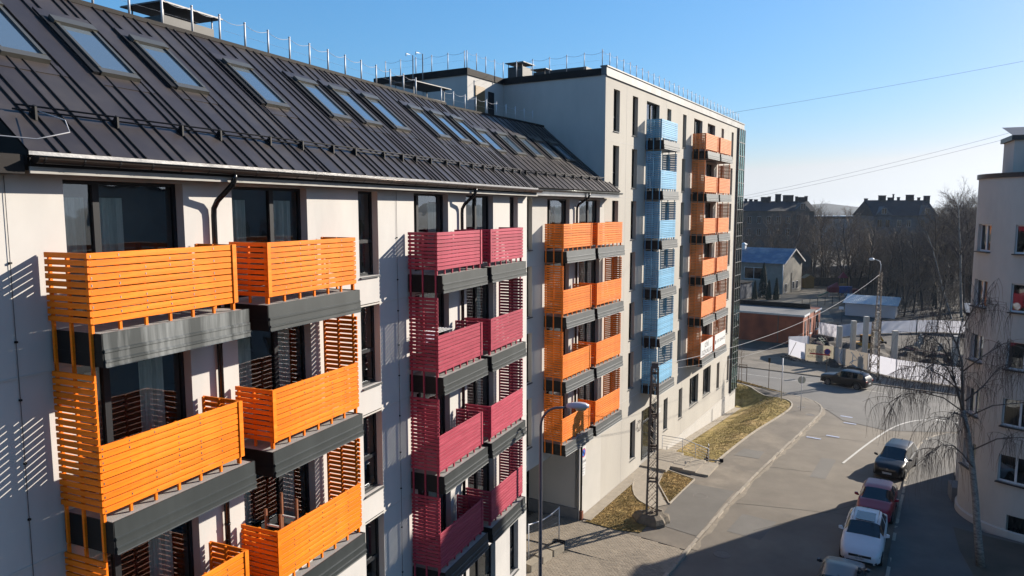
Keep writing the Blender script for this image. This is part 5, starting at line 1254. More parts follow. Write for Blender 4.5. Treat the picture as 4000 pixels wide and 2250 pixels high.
MB().prism([(-.9,-.9),(.8,-.9),(.9,-.6),(.9,.9),(-.9,.9)], .5, 1.2).build('body', ylw, exv); MB().box(-.2,.75,-.8,.15,1.2,2.1).build('cab', M['carglass'], exv); MB().box(-.25,.8,-.85,.2,2.1,2.18).build('cab_roof', ylw, exv)
MB().beam((.7,.4,1.0),(2.4,.4,2.4),.22,.3).beam((2.4,.4,2.4),(3.4,.4,1.1),.16,.2).build('boom', ylw, exv); MB().prism([(3.2,.1),(3.7,.1),(3.7,.7),(3.2,.7)], .5, 1.1).build('bucket', M['black'], exv)

def frame_obj(name, label, cat, origin, d):       # local x along d
    return tag(empty(name, origin, math.atan2(d[1], d[0])), label, cat)
def far_window(par, x0, x1, z0, z1, y, fm='frame_white', mull=True, name='window', pm='pane_dark', dirn=-1):
    """window on a wall whose outward normal is local y*dirn"""
    f = .07; a, b = (y-.04, y+.05) if dirn > 0 else (y-.05, y+.04)
    m = MB(); m.box(x0,x0+f,a,b,z0,z1); m.box(x1-f,x1,a,b,z0,z1); m.box(x0+f,x1-f,a,b,z0,z0+f); m.box(x0+f,x1-f,a,b,z1-f,z1)
    if mull: m.box((x0+x1)/2-.035,(x0+x1)/2+.035,a,b,z0+f,z1-f)
    w = m.build(name, M[fm], par); yy = y+.012*dirn
    MB().box(x0+f*.5,x1-f*.5,min(y,yy),max(y,yy),z0+f*.5,z1-f*.5).build('pane', M['carglass'], w); return w
# brick building: origin front right corner, x to the left along the front
M['brick'] = mat('brick', (.34,.095,.045), .9, var=.22, scale=2.0, bump=.3, bscale=10, stain=(.17,.045,.026), sscale=.5)
bb = frame_obj('brick_workshop', 'low red brick workshop with grey flat roof behind the street', 'building', (-2.08,101.04,0), (.98,-.18))
# local: x from -16 to 0, y from 0 to 11 (back)
w_ = MB(); w_.box(-17,0,0,11,-1.6,2.44)
# brick relief bands
w_.box(-17.0,.03,-.03,0,2.2,2.44); w_.box(-16.9,.0,-.02,0,-1.5,-1.1)
for yy in (2.9, 6.6): w_.box(0,.09,yy,yy+.45,-1.5,2.35)
w_.build('wall', M['brick'], bb)
MB().box(-17.1,.1,-.12,7,2.44,2.62).box(-5,.12,7,11.1,2.2,2.34).build('roof', mat('felt_roof', (.13,.13,.13), .9, var=.15), bb)
MB().box(-14,-.6,6.9,7.2,2.62,3.3).build('roof_parapet', M['roof_dark'], bb)
MB().box(-17.1,.12,-.16,-.10,2.40,2.66).build('eave_trim', M['concrete_light'], bb); MB().box(.08,.16,-.1,3.2,2.36,2.62).box(.08,.16,6.7,11.1,2.2,2.4).build('verge_trim', M['white'], bb)
for (y0_,y1_) in ((.8,1.7),(3.9,4.8),(8.0,9.4)):
    q = MB(); q.box(-.02,.04,y0_,y1_,-.3,1.7); w0 = q.build('window', M['frame'], bb); MB().box(.04,.05,y0_+.1,y1_-.1,-.2,1.6).build('pane', M['carglass'], w0); MB().box(0,.16,y0_-.1,y1_+.1,-.42,-.3).build('sill', M['white'], w0)
MB().box(-3.2,-3.1,-.12,-.02,-1.2,2.5).build('drainpipe', M['rust'], bb)
# house with blue roof: origin near corner, x to left along front, y to back
hs = frame_obj('two_storey_house', 'grey brick two-storey house with blue metal gable roof', 'building', (-7.54,160.28,0), (.95,-.31))
M['grey_brick'] = mat('grey_brick', (.23,.215,.19), .92, var=.12, scale=1.2, bump=.3, bscale=8, stain=(.29,.27,.235), sscale=.4)
M['blue_roof'] = mat('blue_roof', (.11,.17,.26), .45, .3, var=.15, scale=1.2, stain=(.33,.35,.37), sscale=.35)
W_ = 10.5; Lh = 26
h_ = MB(); h_.box(-Lh,0,0,W_,-1.5,5.3); h_.add([(0,0,5.3),(0,W_,5.3),(0,W_/2,7.9),(-Lh,0,5.3),(-Lh,W_,5.3),(-Lh,W_/2,7.9)], [(0,1,2),(3,5,4)]); h_.build('wall', M['grey_brick'], hs)
r_ = MB()
for sgn in (0,1):
    y_e, y_r = (-.55, W_/2) if sgn == 0 else (W_+.55, W_/2)
    r_.add([(-Lh-.4,y_e,5.08),(.5,y_e,5.08),(.5,y_r,7.98),(-Lh-.4,y_r,7.98),(-Lh-.4,y_e,5.16),(.5,y_e,5.16),(.5,y_r,8.08),(-Lh-.4,y_r,8.08)], [(0,1,2,3),(4,5,6,7),(0,1,5,4),(1,2,6,5),(2,3,7,6),(3,0,4,7)])
k = -Lh
while k < .4: r_.beam((k,-.55,5.19),(k,W_/2,8.11),.06,.05); k += .62
rf_ = r_.build('roof', M['blue_roof'], hs)
for sgn in (0,1):
    y_e = -.6 if sgn == 0 else W_+.6; MB().beam((.52,y_e,5.1),(.52,W_/2,8.0),.06,.32).build('verge_board', M['concrete_light'], rf_)
for (cx_, cy_) in ((-17.6,3.2),(-10.8,4.6)): MB().box(cx_-.45,cx_+.45,cy_-.4,cy_+.4,6.0,8.6).box(cx_-.6,cx_+.6,cy_-.55,cy_+.55,8.6,8.75).add([(cx_-.6,cy_-.55,8.75),(cx_+.6,cy_-.55,8.75),(cx_+.6,cy_+.55,8.75),(cx_-.6,cy_+.55,8.75),(cx_,cy_,9.15)],[(0,1,4),(1,2,4),(2,3,4),(3,0,4)]).build('chimney', M['white'], rf_)
MB().tube([(-13.2,4,6.5),(-13.2,4,8.3)],.12,8).build('vent_pipe', M['galv'], rf_)
for (x0_,x1_,z0_,z1_) in ((-23.5,-21.8,2.6,4.1),(-18.4,-16.4,2.4,4.1),(-13.1,-11.2,2.3,4.0),(-8.5,-4.2,1.6,4.1),(-18.4,-16.6,-.2,1.4),(-13.1,-11.2,-.9,1.2)): far_window(hs, x0_, x1_, z0_, z1_, 0, dirn=-1)
for (y0_,y1_,z0_,z1_) in ((.9,2.1,-1.0,.9),(5.2,6.3,-.6,1.1),(7.3,8.4,-.6,1.1)):
    q = MB(); q.box(-.03,.05,y0_,y1_,z0_,z1_); w0 = q.build('window', M['frame_white'], hs); MB().box(.05,.06,y0_+.1,(y0_+y1_)/2-.04,z0_+.1,z1_-.1).box(.05,.06,(y0_+y1_)/2+.04,y1_-.1,z0_+.1,z1_-.1).build('pane', M['carglass'], w0)
MB().box(0,.05,4.2,4.6,6.2,6.8).box(0,.05,5.0,5.4,6.2,6.8).build('attic_vent', M['black'], hs)
MB().tube([(-.1,-.1,5.0),(-.1,-.1,-1.3)],.08,8).build('downpipe', M['galv'], hs, smooth=True); MB().tube([(.1,4.5,3),(.1,4.5,-1.3)],.06,6).build('downpipe', M['black'], hs, smooth=True)
gb = frame_obj('garage', 'dark blue flat-roofed garage beside the grey brick house', 'garage', (-14.6,147.5,0), (.95,-.31))
MB().box(-9,0,0,5,-1.5,1.9).build('wall', mat('garage_wall', (.06,.075,.11), .8, var=.15), gb); MB().box(-9.2,.2,-.2,5.2,1.9,2.1).build('roof', M['roof_dark'], gb); MB().box(-3.4,-1.2,-.05,0,-1.4,1.2).build('door', M['steel'], gb); MB().box(-6.6,-5.4,-.05,0,-.2,.9).build('window', M['frame'], gb)
# shed
sh = frame_obj('shed', 'long white-walled shed with corrugated pale roof', 'shed', (3.68,132.56,0), (.986,-.165))
MB().box(0,7.4,0,4.5,-1.6,.85).build('wall', M['white_sheet'], sh)
rr_ = MB(); n = 60
for i in range(n):
    x0_ = -.4+8.3*i/n; x1_ = -.4+8.3*(i+1)/n; a = .05*math.sin(i*math.pi); z_a = .05 if i % 2 else 0; z_b = 0 if i % 2 else .05
    rr_.quad((x0_,-.5,.86+z_a),(x1_,-.5,.86+z_b),(x1_,5,1.75+z_b),(x0_,5,1.75+z_a))
rr_.build('roof', mat('corrugated_sheet', (.42,.46,.48), .45, .4, var=.12), sh, fix=False)
# old tenements
def tenement(name, label, origin, d, L, dep, zeave, zridge, gables, chims, wall_m, rows):
    t = frame_obj(name, label, 'building', origin, d)
    m = MB(); m.box(0,L,0,dep,-2,zeave)
    m.build('wall', wall_m, t)
    r = MB(); r.add([(-.3,-.5,zeave-.1),(L+.3,-.5,zeave-.1),(L+.3,dep*.42,zridge),(-.3,dep*.42,zridge),(-.3,dep+.3,zeave),(L+.3,dep+.3,zeave)], [(0,1,2,3),(3,2,5,4),(0,3,4),(1,5,2)])
    rf = r.build('roof', mat('old_roof', (.028,.028,.032), .8, var=.35, scale=.6), t, fix=False)
    for (x, w, h, y) in chims: MB().box(x,x+w,y,y+w*.6+.3,zeave,zridge+h).box(x-.08,x+w+.08,y-.08,y+w*.6+.38,zridge+h,zridge+h+.15).build('chimney', mat('old_chimney', (.055,.05,.05), .9, var=.3), rf)
    for (x, w, h) in gables:
        g = MB(); g.add([(x,-.25,4),(x+w,-.25,4),(x+w,-.25,zeave+.2),(x+w/2,-.25,zeave+h),(x,-.25,zeave+.2),(x,1.5,4),(x+w,1.5,4),(x+w,1.5,zeave+.2),(x+w/2,3.5,zeave+h),(x,1.5,zeave+.2)], [(0,1,2,3,4),(1,6,7,2),(0,4,9,5),(2,7,8,3),(3,8,9,4)]); g.build('gable', wall_m, t, fix=False)
        far_window(t, x+w/2-.75, x+w/2+.75, zeave+.4, zeave+2.2, -.27, 'concrete_light'); 
        for q in (-1.9,.5): far_window(t, x+w/2+q, x+w/2+q+1.3, zeave-3.4, zeave-1.2, -.27, 'grey_brick')
    for z in rows:
        x = 1.2
        while x < L-2:
            if not any(gx-1 < x+.6 < gx+gw+1 for gx, gw, _ in gables): far_window(t, x, x+1.25, z, z+2.1, 0, 'concrete_light')
            x += 2.9
    return t
tn_m = mat('old_plaster', (.125,.115,.105), .95, var=.25, scale=.5); tn_m2 = mat('old_plaster_b', (.155,.15,.15), .95, var=.25, scale=.5)
tenement('tenement_house', 'long dark-roofed old tenement with many chimneys beyond the blue-roofed house', (-30.5,222.6,0), (.918,.396), 30, 14, 16.0, 18.9, [(24,4.6,2.4)], [(8,1.6,.9,5),(12.5,.8,.5,6),(16,2.2,1.1,5),(18.2,.7,1.3,6),(20.2,1.4,2.0,5),(23,2.6,1.7,5.5),(26.5,.6,1.3,6),(27.4,1.6,1.1,5.5),(29.4,.7,1.4,6),(14,.9,.4,6),(11,.7,.6,6)], tn_m, (12.2,8.6))
tenement('tenement_house', 'old tenement with two pointed gables and steep dark roof above the wood', (13.2,241.5,0), (.918,.396), 18.6, 13, 14.6, 19.2, [(.6,4.6,2.7),(13.3,4.9,3.0)], [(.1,.8,.4,6),(4.2,1.7,1.3,5),(7.2,1.4,.7,5.5),(8.6,.3,1.7,6),(10.1,.6,.8,6),(12.6,1.8,1.5,5),(14.4,.6,.5,6),(16.3,.6,.7,6),(17.9,1.4,1.2,5)], tn_m2, (11.2,))
lb = frame_obj('long_warehouse', 'long low pale warehouse with flat roof far beyond the trees', 'warehouse', (-12,354,0), (.918,.396))
MB().box(0,70,0,20,-2,12.2).build('wall', mat('warehouse_wall', (.26,.27,.28), .8, var=.2), lb); MB().box(-.5,70.5,-.6,20,13.1,13.6).build('roof', M['white'], lb); MB().box(0,70,.5,20,12.2,13.1).build('clerestory', M['roof_dark'], lb)
# board fence, playground, thujas, little hut
bfn = tag(empty('board_fence', (2,180.5,-1.2), math.atan2(3.3,7.6)), 'long dark board fence before the wood beyond the playground', 'fence')
x = -10
while x < 14: MB().box(x,x+.9,-.03,.03,0,2.1).build('board', M['black'] if False else M['rust'], bfn); x += .93
pg = tag(empty('playground_set', (3.4,160.0,-1.2), R(20)), 'red and blue play frame with small tower in the yard', 'play frame')
cr = mat('play_red', (.22,.02,.03), .6); cb = mat('play_blue', (.02,.07,.26), .6); cy = mat('play_yellow', (.30,.17,.05), .6); cg = mat('play_green', (.02,.10,.04), .6)
for (x_,y_) in ((-2.2,0),(.0,0),(2.0,0),(3.4,0),(.9,3),(2.2,3)): MB().tube([(x_,y_,0),(x_,y_,3.6 if y_ else 1.2)],.07,6).build('post', cy if y_ else M['galv'], pg)
MB().prism([(-2.4,-.4),(-.4,-.4),(-.4,.8),(-2.4,.8)], .9, 1.9).add([(-2.4,-.4,1.9),(-.4,-.4,1.9),(-.4,.8,1.9),(-2.4,.8,1.9),(-.6,.2,3.0)],[(0,1,4),(1,2,4),(2,3,4),(3,0,4)]).build('red_house', cr, pg)
MB().box(-.35,2.2,-.3,.7,.8,2.1).build('blue_panel', cb, pg); MB().box(2.25,3.5,-.3,.6,.8,1.6).build('red_panel', cr, pg)
MB().beam((-2.4,0,1.0),(-4.4,-.3,.15),.5,.12).build('slide', cg, pg); MB().box(.8,2.3,2.9,3.1,1.9,2.4).build('tower_rail', cy, pg)
MB().add([(.7,2.4,3.6),(2.4,2.4,3.6),(2.4,3.6,3.6),(.7,3.6,3.6),(1.55,3,4.9)],[(0,1,4),(1,2,4),(2,3,4),(3,0,4)]).build('tower_roof', cr, pg)
MB().box(.2,2.2,-1.6,-1.5,.2,.9).build('notice_board', M['white'], pg)
def thuja(x, y, h, lab):
    t = tag(empty('thuja', (x,y,-1.3)), lab, 'shrub', 'conical evergreens before the grey house'); m = MB()
    for k in range(900):
        u = random.random()**.8; a = random.uniform(0,6.28); r = h*.17*(1-u)**.7*random.uniform(.75,1.05)+.03; z = u*h
        px, py = r*math.cos(a), r*math.sin(a); s_ = random.uniform(.08,.2)
        m.add([(px-s_*math.sin(a),py+s_*math.cos(a),z),(px+s_*math.sin(a),py-s_*math.cos(a),z),(px*.8,py*.8,z+s_*2.4)], [(0,1,2)])
    m.build('foliage', mat('thuja_leaf', (.018,.028,.016), .9, var=.3), t, fix=False); MB().tube([(0,0,0),(0,0,h*.5)], .08, 6).build('stem', M['rust'], t)
thuja(-10.76,151.09,6.9,'tallest thuja before the grey house wall'); thuja(-9.58,149.42,3.7,'short thuja just right of the tallest one'); thuja(-8.22,150.01,4.1,'thuja nearest the house corner downpipe'); thuja(-12.11,148.33,3.6,'thuja left of the tallest one beside the garage')
ht = tag(empty('play_hut', (-3.0,176,-1.2), R(20)), 'small orange-brown wooden hut behind the grey house', 'hut')
MB().box(-1,1,-1,1,0,2.2).build('wall', cy, ht); MB().add([(-1.3,-1.3,2.2),(1.3,-1.3,2.2),(1.3,1.3,2.2),(-1.3,1.3,2.2),(0,-1.3,3.0),(0,1.3,3.0)],[(0,1,4),(2,3,5),(1,2,5,4),(3,0,4,5)]).build('roof', cy, ht, fix=False)
yl = tag(empty('yard_lamp', (3.0,123.3,-1.2)), 'short white lamp standing left of the corrugated shed', 'lamp')
MB().tube([(0,0,0),(0,0,2.2)],.05,6).build('post', M['steel'], yl); MB().box(-.45,.2,-.2,.2,2.1,2.45).build('lamp_head', M['white'], yl)
gs = tag(empty('site_stairs', (-.1,100.2,-1.3), R(-20)), 'dark green metal stairs against the brick workshop', 'stairs')
for i in range(5): MB().box(.28*i,.28*i+.3,-.5,.5,1.15-.26*i,1.2-.26*i).build('tread', mat('stair_green', (.02,.05,.035), .7), gs)
MB().beam((0,-.5,1.3),(1.4,-.5,0),.06,.2).beam((0,.5,1.3),(1.4,.5,0),.06,.2).build('stringer', mat('stair_green2', (.02,.05,.035), .7), gs)
yf = tag(empty('yard_fence', (-3.2,139,-1.2), R(55)), 'thin post fence around the yard by the playground', 'fence')
for i in range(9): MB().tube([(i*2.2,0,0),(i*2.2,0,1.5)],.05,5).build('post', M['black'], yf)
MB().tube([(0,0,1.4),(17.6,0,1.4)],.02,4).tube([(0,0,.8),(17.6,0,.8)],.02,4).build('wire', M['black'], yf)
tag(sheet('site_ground', [(-3.3,92.6),(-1.4,90.2),(1.7,89.7),(5.1,86.7),(7.6,84.3),(10.8,83.2),(13.8,82.3),(19,80.8),(27,117),(19.7,120.5),(12,125),(14,131),(9,140),(1,129),(-4,113),(-1,103),(-1.6,98)], -.05, mat('site_soil', (.040,.032,.027), .97, var=.5, scale=.7, bump=1.0, bscale=4, stain=(.07,.056,.046), sscale=.3), step=3.0), kind='structure')
tag(sheet('yard', [(-22,120),(-4,113),(2,124),(1,140),(7,158),(9,166),(-6,178),(-30,160)], -.03, mat('yard_ground', (.135,.115,.085), .95, var=.3, scale=.25, stain=(.09,.075,.05), sscale=.12)), kind='structure')
tag(sheet('site_apron', [(-14,86),(-8,87.4),(.6,85.4),(5.4,83.8),(10.4,82.2),(18,80),(18,81.5),(13.7,82.6),(5,87.2),(1.6,90.0),(-1.5,90.6),(-3.6,93.5),(-14,97)], .06, mat('apron_earth', (.15,.125,.095), .95, var=.3, scale=.6, bump=.6, bscale=6, stain=(.075,.06,.045), sscale=.35)), kind='structure')
# hills
hl_ = MB(); n = 60; xs_ = [-2600+5200*i/n for i in range(n+1)]
tops = [24+7*math.sin(i*.7)+4*math.sin(i*1.9+1)+3*random.random() for i in range(n+1)]
for i in range(n+1): hl_.v += [(xs_[i],2500,-3),(xs_[i],2600,tops[i]),(xs_[i],3200,tops[i]-2)]
for i in range(n): a = i*3; hl_.f += [(a,a+3,a+4,a+1),(a+1,a+4,a+5,a+2)]; hl_.m += [0,0]
tag(hl_.build('hills', mat('far_forest', (.040,.052,.055), .95, var=.35, scale=.02), fix=False, smooth=True), kind='structure')

# ------------------------------------------------------------------ trees
def seg_prism(mb, a, b, r0, r1, n=3):
    d = b-a
    if d.length < 1e-4: return
    d.normalize(); up = Vector((0,0,1)) if abs(d.z) < .9 else Vector((1,0,0)); x = d.cross(up).normalized(); y = d.cross(x)
    o = len(mb.v)
    for p, r in ((a,r0),(b,r1)):
        for j in range(n): t = 2*math.pi*j/n; mb.v.append(tuple(p+(x*math.cos(t)+y*math.sin(t))*r))
    for j in range(n): mb.f.append((o+j,o+(j+1)%n,o+n+(j+1)%n,o+n+j)); mb.m.append(0)
def limb(mb, p, d, ln, r, lvl, rg, cfg):
    """recursive bare branch"""
    nseg = cfg['seg'][lvl]; pts = [p]; dd_ = d.copy()
    for i in range(nseg):
        dd_ = (dd_+Vector((rg.uniform(-1,1),rg.uniform(-1,1),rg.uniform(-1,1)))*cfg['wig'][lvl]+Vector((0,0,cfg['lift'][lvl]))).normalized()
        pts.append(pts[-1]+dd_*ln/nseg)
    for i in range(nseg):
        seg_prism(mb, pts[i], pts[i+1], r*(1-.8*i/nseg), r*(1-.8*(i+1)/nseg), 5 if lvl == 0 else 3)
    if lvl+1 >= len(cfg['kids']): return
    for k in range(cfg['kids'][lvl+1]):
        t = rg.uniform(cfg['start'][lvl],1.0); i = min(nseg-1,int(t*nseg)); q = pts[i].lerp(pts[i+1], t*nseg-i)
        ax = (pts[i+1]-pts[i]).normalized(); a = rg.uniform(0,6.283); up = Vector((0,0,1)) if abs(ax.z) < .9 else Vector((1,0,0)); u = ax.cross(up).normalized(); v = ax.cross(u)
        sp_ = R(cfg['spread'][lvl]+rg.uniform(-14,14)); nd = (ax*math.cos(sp_)+(u*math.cos(a)+v*math.sin(a))*math.sin(sp_)).normalized()
        limb(mb, q, nd, ln*cfg['ratio'][lvl]*rg.uniform(.6,1.1)*(1.15-.55*t if lvl == 0 else 1), r*cfg['rr'][lvl]*(1-.5*t), lvl+1, rg, cfg)
def bare_tree(seed, cfg):
    rg = random.Random(seed); tr = MB(); 
    full = MB(); limb(full, Vector((0,0,0)), Vector((rg.uniform(-.06,.06),rg.uniform(-.06,.06),1)).normalized(), 1.0, cfg['r'], 0, rg, cfg)
    nt_ = cfg['seg'][0]*5; nv_ = cfg['seg'][0]*10
    tr.v = full.v[:nv_]; tr.f = full.f[:nt_]; tr.m = [0]*nt_
    cr_ = MB(); cr_.v = full.v[nv_:]; cr_.f = [tuple(i-nv_ for i in f) for f in full.f[nt_:]]; cr_.m = [0]*len(cr_.f)
    return tr, cr_
CF = dict(seg=[5,4,3,2], kids=[1,26,9,7], wig=[.08,.16,.22,.25], lift=[0,.10,.06,.03], start=[.22,.25,.25], spread=[52,42,40], ratio=[.42,.42,.50], rr=[.42,.5,.55], r=.016)
CFB = dict(seg=[6,4,3,2], kids=[1,30,9,7], wig=[.05,.14,.2,.25], lift=[0,.14,.02,-.1], start=[.30,.25,.25], spread=[38,40,42], ratio=[.30,.42,.55], rr=[.36,.5,.55], r=.012)
barks = [mat('bark_a', (.075,.056,.045), .9, var=.25), mat('bark_b', (.095,.068,.050), .9, var=.25), mat('bark_c', (.060,.050,.044), .9, var=.25)]
twigs = [mat('twig_a', (.17,.118,.085), .9), mat('twig_b', (.21,.145,.095), .9), mat('twig_c', (.14,.105,.085), .9)]
temps = []
for s_ in range(6):
    tr, cr_ = bare_tree(40+s_, CF); temps.append((tr.mesh('trunk', barks[s_%3], True), cr_.mesh('crown', twigs[s_%3])))
spots = [(11.8,158.4,13.3),(37.5,223.3,18.1),(21.6,158.1,15.6),(-17.8,198.6,10.8),(7.2,213.0,12.2),(4.3,170.2,14.3),(21.6,189.3,12.4),(23.1,173.1,16.5),(13.9,148.8,13.3),(6.8,187.0,13.8),(1.4,189.1,9.5),(28.8,183.9,19.2),(-11.4,204.3,15.4),(30.0,222.2,16.6),(15.5,195.7,10.1),(-6.8,213.4,14.6),(10.0,183.9,10.6),(15.3,200.0,12.1),(14.5,139.8,12.7),(5.1,175.6,15.5),(26.7,165.2,18.3),(20.8,198.6,11.2),(12.5,191.7,10.2),(-11.7,209.1,15.4),(9.5,167.0,12.9),(15.0,177.8,10.1),(13.0,154.5,12.9),(29.2,216.2,16.2),(25.7,204.6,14.8),(26.2,196.6,16.8),(1.2,198.9,13.3),(8.2,160.7,13.6),(-19.5,207.4,13.9),(20.0,163.3,15.9),(18.8,151.4,15.8),(-15.2,205.8,11.5),(30.7,200.9,17.9),(25.7,181.1,17.9),(-6.5,206.1,13.6),(34.4,206.4,16.1),(27.1,170.6,17.6),(16.3,144.1,13.9),(18.6,218.4,11.1),(22.4,206.3,9.4),(13.4,168.0,11.1),(31.2,208.3,17.5),(22.4,166.9,16.6),(10.3,173.3,10.2),(26.9,189.1,18.1),(15.7,204.1,10.2),(21.7,194.0,12.2),(9.2,177.5,13.0),(10.2,199.3,11.9),(27.7,228.6,14.0),(12.4,163.9,11.4),(-0.3,185.5,15.6),(22.5,143.9,18.4),(3.0,204.6,14.8),(18.7,174.8,11.4),(16.3,208.2,11.3),(17.7,166.8,11.8),(-8.3,201.8,14.6),(35.5,229.2,17.5),(0.4,184.3,15.5),(31.2,189.1,18.8),(-2.2,203.9,17.0),(8.4,192.1,13.4),(7.8,209.2,14.4),(20.3,179.4,10.4),(-12.7,196.2,14.1),(-2.1,194.3,16.6),(16.7,161.4,12.2),(31.6,194.3,17.9),(18.8,147.1,16.2),(-3.0,213.8,17.3),(12.3,187.6,11.5),(26.6,160.4,17.5),(5.7,168.2,14.8),(11.9,196.0,11.1),(19.3,214.2,10.8),(16.5,223.3,9.3),(11.3,204.7,10.7),(-19.6,195.3,14.9),(7.0,171.7,12.8),(5.0,215.9,14.3),(0.7,181.5,13.3),(24.2,147.5,17.4),(14.3,181.4,11.5),(10.5,143.5,9.5),(27.5,150.5,17.5),(25.5,140.5,17.0),(-24,200,13),(-23,190,11),(12.6,134.5,9.0),(17.4,131.5,10.0),(29.5,157,18)]
for k, (x, y, h) in enumerate(spots):
    tm, cm_ = temps[k % 6]
    t = tag(empty('bare_tree', (x,y,-1.35), random.uniform(0,6.28)), 'leafless brown tree in the dense wood behind the building site', 'tree', 'leafless trees of the wood'); t.scale = (h*1.02,h*1.02,h)
    put('trunk', tm, t); put('crown', cm_, t)
br_m = mat('birch_bark', (.30,.27,.24), .8, var=.3, scale=3, stain=(.10,.085,.075), sscale=7, stretch=(1,1,2.2)); br_t = mat('birch_twig', (.12,.088,.078), .9)
for k, (x, y, h, lean, lab) in enumerate(((21.3,137.7,20.5,-.02,'tall white-barked birch nearest the rounded building'),(19.5,134.8,15.0,-.10,'leaning white-barked birch left of the tall birch at the edge of the wood'),(-7.6,195,16.0,.03,'pale birch standing before the long dark-roofed tenement'))):
    tr, cr_ = bare_tree(90+k, CFB); t = tag(empty('birch_tree', (x,y,-1.3)), lab, 'tree'); t.scale = (h,h,h); t.rotation_euler = (0, lean*3, 0)
    tr.build('trunk', br_m, t, smooth=True, fix=False); cr_.build('crown', br_t, t, fix=False)
ub = MB(); rg = random.Random(5)
for k in range(9000):
    d = rg.uniform(128,215); f_ = rg.uniform(.0,1); x = -22+f_*62; y = d+x*.33+8
    if x < -2 and y < 186: continue
    if x < 3 and y < 184: continue
    if y < 142-(x-3)*.25+10 and x < 12: continue
    s_ = rg.uniform(1.0,3.2); base = Vector((x,y,-1.4)); tip = base+Vector((rg.uniform(-.9,.9),rg.uniform(-.9,.9),s_)); mid_ = base.lerp(tip,.5)+Vector((rg.uniform(-.2,.2),0,0))
    seg_prism(ub, base, mid_, .03, .022); seg_prism(ub, mid_, tip, .022, .008)
    for j in range(2): seg_prism(ub, mid_, mid_+Vector((rg.uniform(-.8,.8),rg.uniform(-.8,.8),rg.uniform(.3,1.2))), .02, .006)
tag(ub.build('undergrowth', twigs[2], fix=False), 'tangled leafless undergrowth on the floor of the wood', 'undergrowth', kind='stuff')
# sapling crown
sm_ = MB(); limb(sm_, Vector((0,0,0)), Vector((0,0,1)), 4.6, .035, 0, random.Random(4), dict(seg=[5,3,2], kids=[1,16,6], wig=[.05,.12,.2], lift=[0,.15,.1], start=[.4,.3], spread=[35,35], ratio=[.28,.5], rr=[.35,.6])); sm_.build('crown', twigs[0], sp, fix=False)
# weeping birch in front of the rounded building
wb = tag(empty('weeping_birch', (7.23,37.6,.12)), 'weeping birch with drooping bare twigs in front of the rounded building', 'tree')
Rv = Vector((math.cos(R(YAW)), math.sin(R(YAW)), 0)); Fv = Vector((-math.sin(R(YAW)), math.cos(R(YAW)), 0))
def Q(l, z, dpt=0): return Rv*l+Fv*dpt+Vector((0,0,z))
tk = MB(); main = [[(0,0,0),(-.25,1.6,0),(-.43,3.2,.05),(-.70,4.8,.05),(-.95,6.2,.1),(-1.25,7.3,.1)]]
limbs_ = [([(-1.25,7.3,.1),(-1.8,8.4,-.1),(-2.24,9.4,-.2),(-2.6,10.4,-.4),(-2.95,11.6,-.5)],.062),([(-1.25,7.3,.1),(-1.28,8.6,.2),(-1.4,10,.2),(-1.7,11,.3),(-1.35,12.6,.4)],.075),
 ([(-2.0,8.9,-.1),(-2.9,9.9,-.5),(-3.8,10.35,-.9),(-4.7,10.1,-1.2),(-5.4,9.3,-1.4)],.036),([(-1.2,7.2,.1),(-2.2,7.9,.4),(-3.2,8.1,.8),(-4.3,7.9,1.1),(-5.0,7.3,1.3)],.034),([(-.95,6.2,.1),(-1.8,7.2,-.6),(-2.8,7.6,-1.1),(-3.7,7.3,-1.6)],.04),
 ([(-.6,4.6,0),(-1.4,5.4,-.3),(-2.3,5.9,-.6),(-3.2,6.0,-.8),(-3.8,5.7,-1)],.04),([(-1.0,7.0,.1),(-.2,7.7,-.3),(.8,8.0,-.7),(1.7,8.6,-1.0),(2.4,9.4,-1.2)],.034),([(-1.1,7.8,.2),(-.2,8.6,.4),(.6,9.5,.7),(1.3,9.8,.9)],.04),([(-1.3,9.5,.2),(-.6,10.4,0),(.2,11.2,-.2),(.9,11.0,-.4)],.035),([(-1.6,10.8,.3),(-2.1,11.9,.5),(-2.4,12.9,.6)],.035),([(-2.5,10.1,-.3),(-3.1,11.0,-.3),(-3.9,11.6,-.5),(-4.4,11.3,-.6)],.035),([(-.8,5.4,.1),(.1,6.1,-.3),(.9,6.3,-.7),(1.8,6.1,-1)],.035),([(-1.35,12,.3),(-1.0,13,.3),(-.5,13.7,.2)],.03),([(-1.3,8.3,.2),(-1.9,9.0,1.0),(-2.7,9.4,1.8),(-3.5,9.0,2.4)],.035)]
tk.tube([Q(*p) for p in main[0]], [.19,.155,.14,.13,.12,.105], 10)
tk.build('trunk', br_m, wb, smooth=True)
lb_ = MB(); rg = random.Random(11); tw = MB()
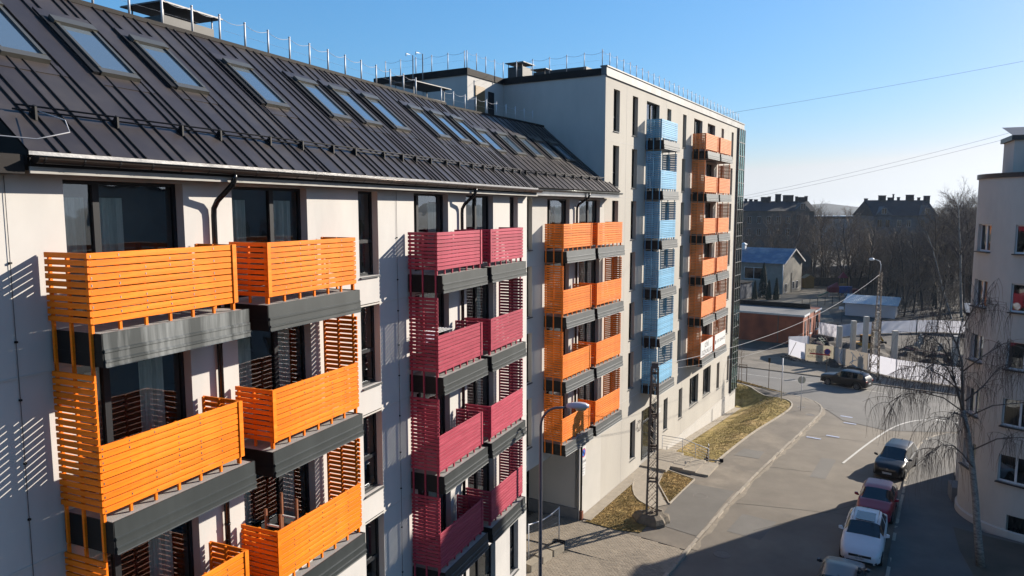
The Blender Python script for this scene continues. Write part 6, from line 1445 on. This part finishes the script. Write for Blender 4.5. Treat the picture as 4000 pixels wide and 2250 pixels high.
for pts, r in limbs_:
    P_ = [Q(p[0] if p[0] > -1.3 else -1.3+(p[0]+1.3)*.72, p[1] if p[1] < 7.3 else 7.3+(p[1]-7.3)*.80, p[2]) for p in pts]; n = len(P_); lb_.tube(P_, [r*(1-.75*i/(n-1)) for i in range(n)], 6)
    for k in range(16):
        t = rg.uniform(.25,1)*(n-1); i = min(n-2,int(t)); q = P_[i].lerp(P_[i+1], t-i); dr = (P_[i+1]-P_[i]).normalized()
        d = (dr*.7+Vector((rg.uniform(-1,1),rg.uniform(-1,1),rg.uniform(-.2,.9)))).normalized(); ln = rg.uniform(.6,1.6); a = q; bpts = [q]
        for s_ in range(4): d = (d+Vector((rg.uniform(-.2,.2),rg.uniform(-.2,.2),-.22))).normalized(); a = a+d*ln/4; bpts.append(a)
        for s_ in range(4): seg_prism(tw, bpts[s_], bpts[s_+1], .012-.0018*s_, .0102-.0018*s_)
        for j in range(9):
            b0 = bpts[rg.randint(1,4)]; L_ = rg.uniform(.5,1.9); dd_ = Vector((rg.uniform(-.6,.6),rg.uniform(-.6,.6),rg.uniform(-.2,.3))); c_ = b0
            for s_ in range(5):
                dd_ = (dd_*.62+Vector((rg.uniform(-.22,.22),rg.uniform(-.22,.22),-.62))).normalized(); e_ = c_+dd_*L_/5
                if e_.z < 1.2: break
                seg_prism(tw, c_, e_, .0062-.0006*s_, .0056-.0006*s_); c_ = e_
lb_.build('limb', mat('birch_limb', (.15,.115,.095), .9, var=.3), wb, smooth=True); tw.build('crown', mat('birch_twig_near', (.105,.075,.060), .9), wb, fix=False)
# overhead cables
def cable(label, a, b, r, sag, mt='steel', name='overhead_cable'):
    a, b = Vector(a), Vector(b); n = 24
    o = MB().tube([a.lerp(b,i/n)-Vector((0,0,sag*4*(i/n)*(1-i/n))) for i in range(n+1)], r, 5).build(name, M[mt], smooth=True); return tag(o, label, 'cable')
cable('thick pale cable sagging from the lattice pole to the lamp pole across the street', (-7.7,36.35,8.45), (5.3,81.5,9.9), .013, 1.25, 'cable')
cable('thin wire from the lattice pole towards the fence across the street', (-7.7,36.35,8.2), (-1.4,96,1.5), .006, .8, 'cable')
cable('single overhead wire rising from the block roof to the upper right', (-9.5,66,24.5), (36,76,32.5), .010, .4)
cable('upper wire of the pair crossing the sky towards the right', (-12.0,90,17.4), (30,58,27.2), .010, .8)
cable('lower wire of the pair crossing the sky towards the right', (-12.0,90.0,17.1), (30,58,26.7), .010, .8)
# clean up: unused meshes removed
for me in [m for m in bpy.data.meshes if not m.users]: bpy.data.meshes.remove(me)
# ------------------------------------------------------------------ thin spring haze
hz_m = bpy.data.materials.new('haze_air'); hz_m.use_nodes = True; hn = hz_m.node_tree; hn.nodes.remove(hn.nodes['Principled BSDF'])
pv_ = hn.nodes.new('ShaderNodeVolumePrincipled'); pv_.inputs['Color'].default_value = (.80,.88,1.0,1); pv_.inputs['Density'].default_value = .00006; pv_.inputs['Anisotropy'].default_value = .25
hn.links.new(pv_.outputs[0], hn.nodes['Material Output'].inputs['Volume'])
hz = MB().box(-3000,3000,-400,4600,-6,46).build('haze', hz_m); tag(hz, 'thin pale spring haze over the far wood and hills', 'haze', kind='stuff')
